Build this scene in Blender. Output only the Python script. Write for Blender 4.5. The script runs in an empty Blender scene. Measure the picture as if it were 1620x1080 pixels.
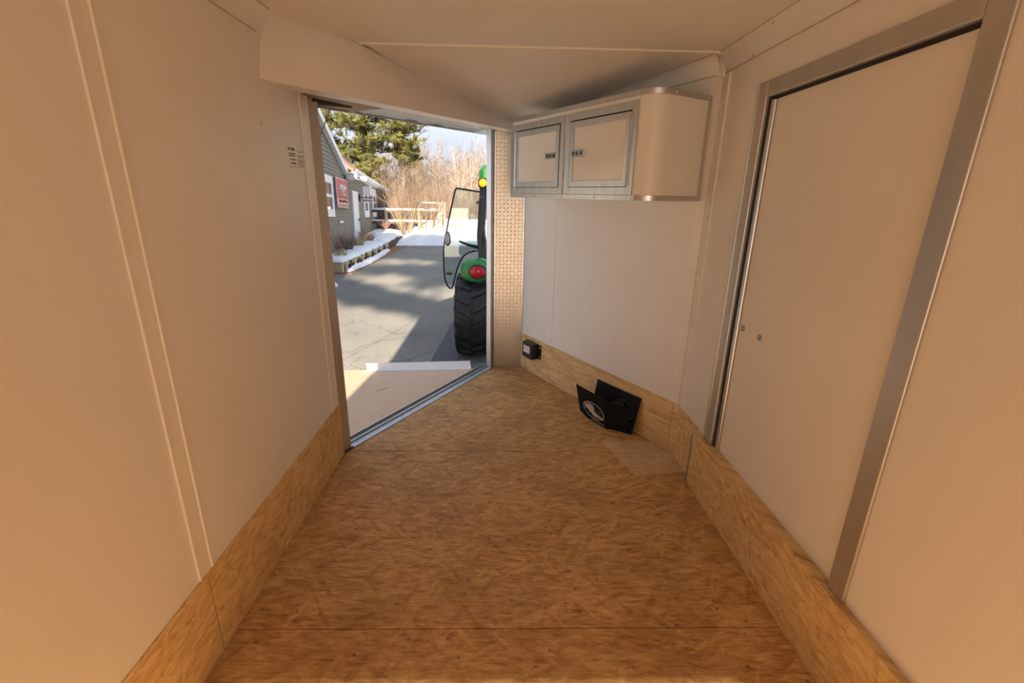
import bpy, bmesh, math, random
from mathutils import Vector, Matrix, noise

random.seed(7)
SC = bpy.context.scene
COL = SC.collection

# ------------------------------------------------------------------ camera, sky, sun, exposure
F_PX, YAW, PITCH, ROLL = 737.13, 0.0251, 0.3049, 0.0173
CAM = Vector((-0.0655, 0.0, 1.5459))
cy, sy, cp, sp = math.cos(YAW), math.sin(YAW), math.cos(PITCH), math.sin(PITCH)
fw = Vector((sy * cp, cy * cp, -sp)); rt = Vector((cy, -sy, 0)); up = rt.cross(fw)
r2 = rt * math.cos(ROLL) + up * math.sin(ROLL); u2 = up * math.cos(ROLL) - rt * math.sin(ROLL)
cam_d = bpy.data.cameras.new('camera'); cam = bpy.data.objects.new('camera', cam_d); COL.objects.link(cam)
cam_d.sensor_width = 36.0; cam_d.lens = F_PX / 1620 * 36.0; cam_d.clip_start = 0.02; cam_d.clip_end = 600
cam.matrix_world = Matrix(((r2.x, u2.x, -fw.x, CAM.x), (r2.y, u2.y, -fw.y, CAM.y), (r2.z, u2.z, -fw.z, CAM.z), (0, 0, 0, 1)))
SC.camera = cam

SUN_DIR = Vector((-0.35, 6.0, -2.77)).normalized()          # the way the light travels
SUN_STRENGTH, SKY_STRENGTH, EXPOSURE = 10.4, 0.95, 0.74
world = bpy.data.worlds.new('world'); SC.world = world; world.use_nodes = True
wn = world.node_tree.nodes; wl = world.node_tree.links; wn.clear()
wo = wn.new('ShaderNodeOutputWorld'); wb = wn.new('ShaderNodeBackground'); wb.inputs['Strength'].default_value = SKY_STRENGTH
# bright hazy winter sky: pale at the horizon, bluer overhead, thin cloud all round
wtc = wn.new('ShaderNodeTexCoord'); wsx = wn.new('ShaderNodeSeparateXYZ'); wl.new(wtc.outputs['Generated'], wsx.inputs[0])
wr = wn.new('ShaderNodeValToRGB'); wl.new(wsx.outputs[2], wr.inputs[0])
for i, (p_, c_) in enumerate([(0.0, (0.52, 0.56, 0.62)), (0.25, (0.44, 0.52, 0.66))]):
    wr.color_ramp.elements[i].position = p_; wr.color_ramp.elements[i].color = (*c_, 1)
e_ = wr.color_ramp.elements.new(1.0); e_.color = (0.36, 0.45, 0.64, 1)
wmp = wn.new('ShaderNodeMapping'); wmp.inputs['Scale'].default_value = (1, 1, 3.5); wl.new(wtc.outputs['Generated'], wmp.inputs[0])
wnz = wn.new('ShaderNodeTexNoise'); wnz.inputs['Scale'].default_value = 3.0; wnz.inputs['Detail'].default_value = 4.0; wl.new(wmp.outputs[0], wnz.inputs['Vector'])
wcr = wn.new('ShaderNodeValToRGB'); wl.new(wnz.outputs[0], wcr.inputs[0])
wcr.color_ramp.elements[0].position = 0.42; wcr.color_ramp.elements[0].color = (0, 0, 0, 1); wcr.color_ramp.elements[1].position = 0.68; wcr.color_ramp.elements[1].color = (0.6, 0.6, 0.6, 1)
wmx = wn.new('ShaderNodeMix'); wmx.data_type = 'RGBA'; wl.new(wcr.outputs[0], wmx.inputs[0]); wl.new(wr.outputs[0], wmx.inputs[6]); wmx.inputs[7].default_value = (0.76, 0.76, 0.76, 1)
wl.new(wmx.outputs[2], wb.inputs[0]); wl.new(wb.outputs[0], wo.inputs[0])
sun_d = bpy.data.lights.new('sun', 'SUN'); sun = bpy.data.objects.new('sun', sun_d); COL.objects.link(sun)
sun_d.energy = SUN_STRENGTH; sun_d.angle = math.radians(0.6); sun_d.color = (1.0, 0.88, 0.70)
sun.rotation_euler = SUN_DIR.to_track_quat('-Z', 'Y').to_euler(); sun.location = (0, -6, 8)
vs = SC.view_settings
vs.view_transform = 'Standard'; vs.look = 'None'; vs.gamma = 1.0; vs.exposure = EXPOSURE; vs.use_curve_mapping = False
SC.cycles.max_bounces = 10; SC.cycles.diffuse_bounces = 4; SC.cycles.transparent_max_bounces = 16
SC.cycles.sample_clamp_indirect = 6.0; SC.cycles.caustics_reflective = False; SC.cycles.use_denoising = True; SC.cycles.adaptive_threshold = 0.02

# ------------------------------------------------------------------ materials
MATS = {}
def new_mat(name, col=(0.8, 0.8, 0.8), rough=0.5, metal=0.0, spec=0.5):
    m = bpy.data.materials.new(name); m.use_nodes = True
    b = m.node_tree.nodes['Principled BSDF']
    b.inputs['Base Color'].default_value = (*col, 1); b.inputs['Roughness'].default_value = rough
    b.inputs['Metallic'].default_value = metal; b.inputs['Specular IOR Level'].default_value = spec
    MATS[name] = m
    return m, m.node_tree.nodes, m.node_tree.links, b
def ND(nodes, kind, **kw):
    n = nodes.new(kind)
    for k, v in kw.items():
        if k in n.inputs: n.inputs[k].default_value = v
        else: setattr(n, k, v)
    return n
def ramp(nodes, stops, interp='LINEAR'):
    r = nodes.new('ShaderNodeValToRGB'); r.color_ramp.interpolation = interp
    e = r.color_ramp.elements
    while len(e) < len(stops): e.new(0.5)
    for i, (p, c) in enumerate(stops):
        e[i].position = p; e[i].color = (*c, 1) if len(c) == 3 else c
    return r
def mixc(nodes, links, fac, a, b, mode='MIX'):
    n = nodes.new('ShaderNodeMix'); n.data_type = 'RGBA'; n.blend_type = mode
    for sock, v in ((n.inputs[0], fac), (n.inputs[6], a), (n.inputs[7], b)):
        if isinstance(v, bpy.types.NodeSocket): links.new(v, sock)
        elif isinstance(v, (int, float)): sock.default_value = v
        else: sock.default_value = (*v, 1)
    return n.outputs[2]
def mth(nodes, links, op, a, b=0.0, c=0.0):
    n = nodes.new('ShaderNodeMath'); n.operation = op
    for i, v in enumerate((a, b, c)):
        if isinstance(v, bpy.types.NodeSocket): links.new(v, n.inputs[i])
        else: n.inputs[i].default_value = v
    return n.outputs[0]
def simple(name, col, rough=0.5, metal=0.0, var=0.12, scale=6.0, bump=0.0, spec=0.5, stretch=(1, 1, 1)):
    """a plain colour with a little noise in tone and relief"""
    m, n, l, b = new_mat(name, col, rough, metal, spec)
    tc = n.new('ShaderNodeTexCoord'); mp = n.new('ShaderNodeMapping'); mp.inputs['Scale'].default_value = stretch
    l.new(tc.outputs['Object'], mp.inputs[0])
    nz = ND(n, 'ShaderNodeTexNoise', Scale=scale, Detail=1.0 if var < 0.05 else 3.0, Roughness=0.6); l.new(mp.outputs[0], nz.inputs['Vector'])
    lo = tuple(c * (1 - var) for c in col); hi = tuple(min(1, c * (1 + var)) for c in col)
    r = ramp(n, [(0.3, lo), (0.7, hi)]); l.new(nz.outputs[0], r.inputs[0]); l.new(r.outputs[0], b.inputs['Base Color'])
    if bump:
        bp = ND(n, 'ShaderNodeBump', Strength=bump, Distance=0.01); l.new(nz.outputs[0], bp.inputs['Height']); l.new(bp.outputs[0], b.inputs['Normal'])
    return m

def osb(name, base, dark, light, axis='xy', patch=False, mul=1.0):
    """oriented strand board: layers of stretched random cells at several angles"""
    m, n, l, b = new_mat(name, base, 0.62, 0.0, 0.3)
    tc = n.new('ShaderNodeTexCoord'); src = tc.outputs['Object']
    sep = n.new('ShaderNodeSeparateXYZ'); l.new(src, sep.inputs[0])
    com = n.new('ShaderNodeCombineXYZ')
    if axis == 'xy': l.new(sep.outputs[0], com.inputs[0]); l.new(sep.outputs[1], com.inputs[1])
    else:            # upright boards: run along the wall and up
        run = mth(n, l, 'ADD', sep.outputs[0], sep.outputs[1]); l.new(run, com.inputs[0]); l.new(sep.outputs[2], com.inputs[1])
    wz = ND(n, 'ShaderNodeTexNoise', Scale=9.0, Detail=2.0); l.new(com.outputs[0], wz.inputs['Vector'])
    sub = n.new('ShaderNodeVectorMath'); sub.operation = 'MULTIPLY_ADD'
    l.new(wz.outputs['Color'], sub.inputs[0]); sub.inputs[1].default_value = (0.02, 0.02, 0); l.new(com.outputs[0], sub.inputs[2])
    flat = sub.outputs[0]
    cur = None; hgt = None
    gm = n.new('ShaderNodeMapping'); gm.inputs['Scale'].default_value = (10, 150, 1); l.new(flat, gm.inputs[0])
    g = ND(n, 'ShaderNodeTexNoise', Scale=1.0, Detail=3.0, Roughness=0.65); g.noise_dimensions = '2D'; l.new(gm.outputs[0], g.inputs['Vector'])
    layers = [(3, 7, 52, 0.0), (19, 8, 66, 0.5), (-24, 8, 58, 0.55), (50, 10, 58, 0.80), (-64, 10, 50, 0.86)]
    for i, (ang, sx, sy_, thr) in enumerate(layers):
        rt_ = n.new('ShaderNodeVectorRotate'); rt_.rotation_type = 'Z_AXIS'; rt_.inputs['Angle'].default_value = math.radians(ang)
        l.new(flat, rt_.inputs['Vector'])
        mp = n.new('ShaderNodeMapping'); mp.inputs['Scale'].default_value = (sx, sy_, 1); mp.inputs['Location'].default_value = (i * 3.71, i * 7.13, 0)
        l.new(rt_.outputs[0], mp.inputs[0])
        v = ND(n, 'ShaderNodeTexVoronoi', Scale=1.0, Randomness=1.0); v.voronoi_dimensions = '2D'; l.new(mp.outputs[0], v.inputs['Vector'])
        s = n.new('ShaderNodeSeparateColor'); l.new(v.outputs['Color'], s.inputs[0])
        if cur is None: cur = s.outputs[0]
        else:
            msk = mth(n, l, 'GREATER_THAN', s.outputs[1], thr)
            mx = n.new('ShaderNodeMix'); mx.data_type = 'FLOAT'; l.new(mth(n, l, 'MULTIPLY', msk, 0.72), mx.inputs[0]); l.new(cur, mx.inputs[2]); l.new(s.outputs[0], mx.inputs[3]); cur = mx.outputs[0]
    bz = ND(n, 'ShaderNodeTexNoise', Scale=1.0, Detail=2.0, Roughness=0.7); bz.noise_dimensions = '2D'; bm_ = n.new('ShaderNodeMapping'); bm_.inputs['Scale'].default_value = (14, 34, 1); l.new(flat, bm_.inputs[0]); l.new(bm_.outputs[0], bz.inputs['Vector'])
    tone = mth(n, l, 'MULTIPLY_ADD', g.outputs[0], 0.95, mth(n, l, 'MULTIPLY_ADD', cur, 0.48, mth(n, l, 'MULTIPLY_ADD', bz.outputs[0], 0.70, -0.60))); hgt = tone
    r = ramp(n, [(0.0, dark), (0.20, tuple(0.5 * (d + q) for d, q in zip(dark, base))), (0.46, base), (0.80, light), (1.0, tuple(min(1, q * 1.15) for q in light))])
    l.new(tone, r.inputs[0]); cur = r.outputs[0]
    # dark specks and worn dirt
    sp_ = ND(n, 'ShaderNodeTexVoronoi', Scale=11.0, Randomness=1.0); sp_.voronoi_dimensions = '2D'; l.new(flat, sp_.inputs['Vector'])
    spk = ramp(n, [(0.03, (1, 1, 1)), (0.11, (0, 0, 0))]); l.new(sp_.outputs['Distance'], spk.inputs[0])
    sps = n.new('ShaderNodeSeparateColor'); l.new(sp_.outputs['Color'], sps.inputs[0])
    cur = mixc(n, l, mth(n, l, 'MULTIPLY', mth(n, l, 'MULTIPLY', spk.outputs[0], mth(n, l, 'GREATER_THAN', sps.outputs[0], 0.80)), 0.6 if axis == 'xy' else 0.3), cur, tuple(d * 0.25 for d in dark))
    dz = ND(n, 'ShaderNodeTexNoise', Scale=2.6, Detail=3.0, Roughness=0.65); l.new(com.outputs[0], dz.inputs['Vector'])
    dr = ramp(n, [(0.42, (1, 1, 1)), (0.72, (0.62, 0.60, 0.58))]); l.new(dz.outputs[0], dr.inputs[0])
    cur = mixc(n, l, 0.75 if axis == 'xy' else 0.3, cur, dr.outputs[0], 'MULTIPLY')
    if patch:       # a paler corner of the floor with a straight edge
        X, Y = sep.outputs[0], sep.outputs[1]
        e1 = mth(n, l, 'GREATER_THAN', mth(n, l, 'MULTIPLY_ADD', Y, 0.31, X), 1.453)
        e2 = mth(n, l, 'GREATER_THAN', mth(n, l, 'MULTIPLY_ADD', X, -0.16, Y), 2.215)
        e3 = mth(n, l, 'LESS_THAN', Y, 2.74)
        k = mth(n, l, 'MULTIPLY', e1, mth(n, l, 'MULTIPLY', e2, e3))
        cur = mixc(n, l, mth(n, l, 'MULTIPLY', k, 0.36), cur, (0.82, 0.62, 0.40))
    if mul != 1.0: cur = mixc(n, l, 1.0, cur, (mul, mul, mul), 'MULTIPLY')
    l.new(cur, b.inputs['Base Color'])
    bp = ND(n, 'ShaderNodeBump', Strength=0.35, Distance=0.002); l.new(hgt, bp.inputs['Height']); l.new(bp.outputs[0], b.inputs['Normal'])
    return m

M_WALL = simple('white_wall_skin', (0.85, 0.81, 0.775), 0.38, var=0.015, scale=3, bump=0.02)
M_CEIL = simple('white_ceiling_skin', (0.85, 0.81, 0.76), 0.45, var=0.02, scale=2.5, bump=0.02)
M_TRIM = simple('white_trim', (0.87, 0.83, 0.78), 0.35, var=0.02)
M_CAB = simple('white_cabinet_skin', (0.87, 0.835, 0.78), 0.28, var=0.01, scale=2)
M_CABGLOSS = simple('glossy_white_panel', (0.86, 0.83, 0.79), 0.09, var=0.01, scale=2, bump=0.05)
M_ALU = simple('brushed_aluminium', (0.60, 0.595, 0.60), 0.34, 0.9, var=0.08, scale=30, stretch=(1, 1, 0.1))
M_ALUD = simple('dull_aluminium', (0.40, 0.40, 0.41), 0.45, 0.85, var=0.12, scale=18)
M_SILL = simple('sill_metal', (0.42, 0.45, 0.50), 0.38, 0.8, var=0.1, scale=20)
M_SILLD = simple('sill_dark_metal', (0.10, 0.10, 0.105), 0.5, 0.4, var=0.2, scale=12)
M_JAMB = simple('jamb_metal', (0.55, 0.51, 0.46), 0.42, 0.75, var=0.06, scale=14, stretch=(1, 1, 0.15))
M_CHROME = simple('chrome', (0.75, 0.75, 0.76), 0.15, 1.0, var=0.04)
M_RIVET = simple('rivet_metal', (0.62, 0.60, 0.57), 0.3, 0.7, var=0.05)
M_PLATE = simple('tread_plate', (0.56, 0.47, 0.375), 0.40, 0.85, var=0.08, scale=8)
M_BLACK = simple('black_plastic', (0.012, 0.012, 0.014), 0.42, var=0.2, scale=40)
M_RUBBER = simple('black_rubber', (0.007, 0.007, 0.0075), 0.7, var=0.3, scale=30, bump=0.15, spec=0.2)
M_GASKET_GAP = simple('dark_gasket_and_gap', (0.02, 0.019, 0.018), 0.7, var=0.2)  # dark rubber, also fills the shaded gaps and the header cavity
M_LABEL = simple('white_label', (0.78, 0.76, 0.70), 0.5, var=0.03)
M_GREYPRINT = simple('grey_print', (0.52, 0.48, 0.44), 0.6, var=0.1, scale=40)
M_DIMPRINT = simple('dim_grey_print', (0.055, 0.05, 0.05), 0.6, var=0.1, scale=40)
M_INK = simple('brown_black_ink', (0.12, 0.085, 0.06), 0.7, var=0.2)
M_INKPALE = simple('faded_ink', (0.30, 0.23, 0.17), 0.7, var=0.2)
M_FLOOR = osb('worn_strand_board', (0.60, 0.345, 0.130), (0.32, 0.150, 0.048), (0.74, 0.48, 0.215), 'xy', patch=True)
M_KICK = osb('fresh_strand_board', (0.74, 0.50, 0.235), (0.46, 0.26, 0.10), (0.84, 0.62, 0.34), 'up')
M_RAMP = simple('ramp_plywood', (0.66, 0.45, 0.30), 0.62, var=0.16, scale=9, bump=0.1, stretch=(1, 7, 1))
M_FILM = simple('crumpled_white_film', (0.90, 0.87, 0.80), 0.25, var=0.08, scale=9, bump=0.2)
n, l = M_FILM.node_tree.nodes, M_FILM.node_tree.links; ft = n.new('ShaderNodeBsdfTranslucent'); ft.inputs[0].default_value = (1.0, .93, .80, 1); fm = n.new('ShaderNodeMixShader'); fm.inputs[0].default_value = .5
l.new(n['Principled BSDF'].outputs[0], fm.inputs[1]); l.new(ft.outputs[0], fm.inputs[2]); l.new(fm.outputs[0], [q for q in n if q.type == 'OUTPUT_MATERIAL'][0].inputs[0])

# ------------------------------------------------------------------ mesh helpers
class MB:
    def __init__(s, T=None):
        s.v = []; s.f = []; s.mi = []; s.T = T; s.m = 0
    def _p(s, p): return tuple(s.T(*p)) if s.T else tuple(p)
    def add(s, verts, faces):
        o = len(s.v); s.v += [s._p(p) for p in verts]
        for f in faces: s.f.append(tuple(i + o for i in f)); s.mi.append(s.m)
    def box(s, a, b):
        (x0, y0, z0), (x1, y1, z1) = a, b
        s.add([(x0, y0, z0), (x1, y0, z0), (x1, y1, z0), (x0, y1, z0), (x0, y0, z1), (x1, y0, z1), (x1, y1, z1), (x0, y1, z1)],
              [(3, 2, 1, 0), (4, 5, 6, 7), (0, 1, 5, 4), (1, 2, 6, 5), (2, 3, 7, 6), (3, 0, 4, 7)])
    def bbox(s, a, b, c=0.004):
        """box with chamfered upright and top edges"""
        (x0, y0, z0), (x1, y1, z1) = a, b
        c = min(c, abs(x1 - x0) * .3, abs(y1 - y0) * .3, abs(z1 - z0) * .3)
        ring = [(x0 + c, y0), (x1 - c, y0), (x1, y0 + c), (x1, y1 - c), (x1 - c, y1), (x0 + c, y1), (x0, y1 - c), (x0, y0 + c)]
        mx, my = (x0 + x1) / 2, (y0 + y1) / 2
        def ins(p): return (p[0] + (c if p[0] < mx else -c), p[1] + (c if p[1] < my else -c))
        lv = [[(*ins(p), z0) for p in ring], [(*p, z0 + c) for p in ring], [(*p, z1 - c) for p in ring], [(*ins(p), z1) for p in ring]]
        s.loft(lv)
    def loft(s, rings, caps=True, closed=True):
        n = len(rings[0]); vs_ = [p for r in rings for p in r]; fs = []
        for i in range(len(rings) - 1):
            for j in range(n if closed else n - 1):
                k = (j + 1) % n
                fs.append((i * n + j, i * n + k, (i + 1) * n + k, (i + 1) * n + j))
        if caps and closed:
            fs.append(tuple(reversed(range(n)))); fs.append(tuple((len(rings) - 1) * n + j for j in range(n)))
        s.add(vs_, fs)
    def prism(s, poly, ax, a, b):
        """poly in the two axes other than ax, pulled from a to b along ax"""
        def P(q, t):
            r = list(q); r.insert(ax, t); return tuple(r)
        s.loft([[P(q, a) for q in poly], [P(q, b) for q in poly]])
    def tube(s, pts, rad, sides=6, caps=True):
        pts = [Vector(p) for p in pts]; rings = []
        if not isinstance(rad, (list, tuple)): rad = [rad] * len(pts)
        for i, p in enumerate(pts):
            d = (pts[min(i + 1, len(pts) - 1)] - pts[max(i - 1, 0)])
            if d.length < 1e-9: d = Vector((0, 0, 1))
            d.normalize(); q = d.orthogonal() if i == 0 else q - d * q.dot(d)
            if q.length < 1e-6: q = d.orthogonal()
            q.normalize(); w = d.cross(q)
            rings.append([tuple(p + (q * math.cos(t) + w * math.sin(t)) * rad[i]) for t in [2 * math.pi * k / sides for k in range(sides)]])
        s.loft(rings, caps)
    def cyl(s, c, axis, r, h, sides=16, r2_=None):
        c = Vector(c); axis = Vector(axis).normalized()
        s.tube([c, c + axis * h], [r, r if r2_ is None else r2_], sides)
    def lathe(s, prof, c, axis, sides=32):
        """prof = [(radius, along)]"""
        c = Vector(c); d = Vector(axis).normalized(); q = d.orthogonal().normalized(); w = d.cross(q)
        rings = [[tuple(c + d * t + (q * math.cos(a) + w * math.sin(a)) * r) for a in [2 * math.pi * k / sides for k in range(sides)]] for r, t in prof]
        s.loft(rings, True)
    def grid(s, nx, ny, fn):
        s.add([fn(i / nx, j / ny) for j in range(ny + 1) for i in range(nx + 1)],
              [(j * (nx + 1) + i, j * (nx + 1) + i + 1, (j + 1) * (nx + 1) + i + 1, (j + 1) * (nx + 1) + i) for j in range(ny) for i in range(nx)])
    def mesh(s, name, mats, smooth=False, fix=True):
        me = bpy.data.meshes.new(name); me.from_pydata(s.v, [], s.f)
        for m in (mats if isinstance(mats, (list, tuple)) else [mats]): me.materials.append(m)
        if len(set(s.mi)) > 1: me.polygons.foreach_set('material_index', s.mi)
        if fix and len(s.f) < 30000:
            bm = bmesh.new(); bm.from_mesh(me); bmesh.ops.recalc_face_normals(bm, faces=bm.faces); bm.to_mesh(me); bm.free()
        if smooth:
            me.polygons.foreach_set('use_smooth', [True] * len(me.polygons))
            if smooth != 'all':
                try: me.set_sharp_from_angle(angle=math.radians(35))
                except Exception: pass
        me.update()
        return me
    def build(s, name, mats, parent=None, smooth=False, fix=True, bevel=0.0, kind=None):
        o = bpy.data.objects.new(name, s.mesh(name, mats, smooth, fix)); COL.objects.link(o)
        if parent: o.parent = parent
        if bevel:
            b = o.modifiers.new('bevel', 'BEVEL'); b.width = bevel; b.segments = 2; b.limit_method = 'ANGLE'; b.angle_limit = math.radians(40)
        if kind: o['kind'] = kind
        return o
def empty(name, mat=None, label=None, cat=None, group=None, kind=None):
    o = bpy.data.objects.new(name, None); COL.objects.link(o); o.empty_display_size = 0.1
    if mat is not None: o.matrix_world = mat if isinstance(mat, Matrix) else Matrix.Translation(mat)
    return tag(o, label, cat, group, kind)
def tag(o, label=None, cat=None, group=None, kind=None):
    for k, v in (('label', label), ('category', cat), ('group', group), ('kind', kind)):
        if v: o[k] = v
    return o
def copy_of(o, parent=None, name=None):
    c = o.copy(); COL.objects.link(c); c.parent = parent
    return c

# ------------------------------------------------------------------ trailer frame of reference
A, D, E_, P1, P2, K = 1.03, 2.585, 4.121, -0.13, 0.125, 0.336
PL = Vector((-A, D, 0)); dL = Vector((P1 + A, E_ - D, 0)); LEN_L = dL.length; dL.normalize(); nL = Vector((dL.y, -dL.x, 0))
PR = Vector((A, D, 0)); dR = Vector((P2 - A, E_ - D, 0)); LEN_R = dR.length; dR.normalize(); nR = Vector((-dR.y, dR.x, 0))
def TL(s, o, z): p = PL + dL * s + nL * o; return (p.x, p.y, z)
def TR(s, o, z): p = PR + dR * s + nR * o; return (p.x, p.y, z)
GZ = -0.45            # ground outside
YB = -3.43            # rear opening of the trailer
ZC, ZT, CI = 2.1356, 2.2253, 0.043
def ceil_z(y): return ZT if y < 2.565 else ZT - 0.085 * (y - 2.565)
def rivets(parent, pts, nrm, r=0.0055, T=None, mat=None):
    mb = MB(T)
    for p in pts:
        p = Vector(p); n_ = Vector(nrm)
        mb.tube([p - n_ * 0.002, p + n_ * 0.001, p + n_ * 0.0032], [r, r, r * 0.45], 8)
    return mb.build('rivets', mat or M_RIVET, parent, kind='stuff')

# ---- floor
mb = MB(); poly = [(-A - .05, YB), (A + .05, YB), (A + .05, D + .02), (P2 + .05, E_ + .05), (P1 - .05, E_ + .05), (-A - .05, D + .02)]
mb.prism([(x, y) for x, y in poly], 2, -0.10, -0.019)
floor = tag(mb.build('floor', simple('floor_frame', (0.25, 0.2, 0.14), 0.7)), kind='structure')
seams = [YB, -2.32, -1.10, 0.12, 1.34, 2.60]
for i in range(len(seams) - 1):
    mb = MB(); g = 0.0016; y1 = seams[i + 1] - g
    if y1 > D: mb.prism([(-A, seams[i] + g), (A, seams[i] + g), (A, D), (A - .008, y1), (-A + .008, y1), (-A, D)], 2, -0.018, 0.0)
    else: mb.box((-A, seams[i] + g, -0.018), (A, y1, 0.0))
    mb.build('floor_panel', M_FLOOR, floor, bevel=0.0015)
mb = MB(); xx = A - (2.602 - D) * (A - P2) / (E_ - D)
mb.prism([(-xx + .005, 2.602), (xx, 2.602), (P2, E_), (P1, E_)], 2, -0.018, 0.0)
mb.build('floor_panel', M_FLOOR, floor, bevel=0.0015)
# chips and crumbs lying on the boards
mb = MB()
for px, py, r in [(0.01, 1.83, .006), (-.28, 1.62, .005), (.33, 1.98, .006), (.42, 1.55, .007), (.2, 1.45, .006), (-.62, 2.0, .004), (-.5, 2.02, .004), (.5, 2.2, .005), (-.25, 1.3, .005), (.12, 1.25, .006), (-.75, 1.5, .005), (.66, 1.72, .006)]:
    mb.add([(px - r, py, .0004), (px, py - r * .6, .0004), (px + r, py + r * .2, .0004), (px + r * .2, py + r * .7, .0004), (px, py, .0025)], [(0, 1, 4), (1, 2, 4), (2, 3, 4), (3, 0, 4)])
tag(mb.build('wood_crumbs', M_INK, None, kind='stuff'), 'tiny dark wood crumbs scattered on the strand board floor', 'debris')

# ---- wall left (side)
wl_ = tag((lambda mb: (mb.box((-A - .05, YB, K - .01), (-A, 2.55, 2.24)), mb.box((-A - .05, YB, -0.10), (-A - .014, 2.575, K)))and mb)(MB()).build('wall_left', M_WALL), kind='structure')
for y0, y1 in ((YB, -0.5), (-0.498, 1.258), (1.262, 2.492), (2.496, 2.566)):
    mb = MB(); mb.box((-A - .013, y0, 0.002), (-A + .004, y1 - .002, K)); mb.build('kick_board', M_KICK, wl_, bevel=.001)
def batten(parent, y0, y1, x, sgn, z0, z1):
    """flat trim strip with a raised lip along both long edges"""
    mb = MB(); h = .003
    prof = [(0, 0), (0, h * 2.2), (.006, h * 2.2), (.010, h), (y1 - y0 - .010, h), (y1 - y0 - .006, h * 2.2), (y1 - y0, h * 2.2), (y1 - y0, 0)]
    mb.prism([(x + sgn * hh, y0 + t) for t, hh in prof], 2, z0, z1)
    return mb.build('trim_strip', M_TRIM, parent)
batten(wl_, 2.455, 2.545, -A, 1, K + .004, 2.02)
batten(wl_, 1.22, 1.29, -A, 1, K + .004, 2.13)
batten(wl_, -0.53, -0.46, -A, 1, K + .004, 2.13)
# curved cove between side wall and ceiling
def cove(parent, pts, name='cove'):
    """pts: function t-> ((bottom),(top)) rings; quarter curve between"""
    rings = []
    for b, t, q in pts:
        b, t, q = Vector(b), Vector(t), Vector(q)
        rings.append([tuple(b * (1 - u) ** 2 + q * 2 * u * (1 - u) + t * u * u) for u in [k / 8 for k in range(9)]])
    mb = MB(); mb.loft(rings, caps=False, closed=False)
    return mb.build(name, M_WALL, parent, smooth='all')
cove(wl_, [((-A + .001, y, ZC), (-A + CI, y, ZT), (-A + .004, y, ZT - .008)) for y in (YB, 0, 2.27)])
rivets(wl_, [(-A + .004, 2.50, z) for z in (.5, .78, 1.06, 1.34, 1.62, 1.9)] + [(-A, 2.05, 1.80), (-A, 2.2, .75), (-A, 2.33, .52)], (1, 0, 0), .004)
# faint printed stamp
mb = MB()
rows = [(1.728, .012, 2.275, 2.345, 9), (1.709, .005, 2.277, 2.35, 14), (1.700, .005, 2.275, 2.352, 13), (1.684, .005, 2.285, 2.352, 12), (1.668, .007, 2.285, 2.355, 9), (1.652, .0035, 2.28, 2.355, 8)]
rs = random.Random(3)
for z, h, y0, y1, n_ in rows:
    w_ = (y1 - y0) / n_
    for k in range(n_):
        if rs.random() < .12: continue
        y = y0 + k * w_; hh = h * rs.uniform(.7, 1.1)
        mb.box((-A, y, z - hh / 2), (-A + .0006, y + w_ * .72, z + hh / 2))
mb.build('printed_stamp', M_INK, wl_, kind='stuff')
mb = MB()
for z in (1.722, 1.705, 1.699, 1.687, 1.68, 1.673, 1.665, 1.657):
    y = 2.372
    while y < 2.43:
        w_ = rs.uniform(.006, .012); mb.box((-A, y, z - .002), (-A + .0006, y + w_, z + .002)); y += w_ + .004
mb.build('printed_stamp', M_INKPALE, wl_, kind='stuff')

# ---- wall right (side) with the side door
DY0, DY1, DZ1 = 1.22, 2.105, 1.935
mb = MB(); mb.box((A, 2.19, K - .01), (A + .05, 2.575, 2.24)); mb.box((A, DY0 - .08, DZ1 + .07), (A + .05, 2.19, 2.24)); mb.box((A, YB, K - .01), (A + .05, DY0 - .08, 2.24)); mb.box((A + .02, YB, -.10), (A + .05, 2.58, K - .01))
wr_ = tag(mb.build('wall_right', M_WALL), kind='structure')
for x, y0, y1 in ((A - .004, 2.288, 2.50), (A - .004, 2.504, 2.574), (A - .030, 0.20, 2.279), (A - .030, YB, 0.196)):
    mb = MB(); mb.box((x, y0, 0.002), (A + .018, y1, K if x > 1.01 else K - .006)); mb.build('kick_board', M_KICK, wr_, bevel=.001)
mb = MB(); mb.box((A - .034, 2.279, 0.0), (A - .002, 2.287, K - .04)); mb.build('kick_edge_strip', M_ALUD, wr_)
cove(wr_, [((A - .001, y, ZC), (A - CI, y, ZT), (A - .004, y, ZT - .008)) for y in (YB, 0, D - .01)])
# corner trim, two flanges
mb = MB(); mb.box((A - .004, 2.508, K + .002), (A, 2.585, 2.125)); mb.box((A - .009, 2.500, K + .002), (A, 2.508, 2.125)); mb.build('corner_trim', M_TRIM, wr_)
mb = MB(TR); mb.box((0.0, 0, K + .002), (.062, .004, 2.125)); mb.box((.0, 0, K + .002), (.008, .010, 2.125)); corner_r = mb
rivets(wr_, [(A - .004, 2.545, z) for z in (.55, .85, 1.15, 1.45, 1.75, 2.07)] + [(A - .004, 2.30, 2.145), (A - .01, 2.53, 2.15), (A - .03, 2.50, 2.212), (A - .03, 2.12, 2.212), (A, 2.16, 1.90)], (-1, 0, 0), .0055)
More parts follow.
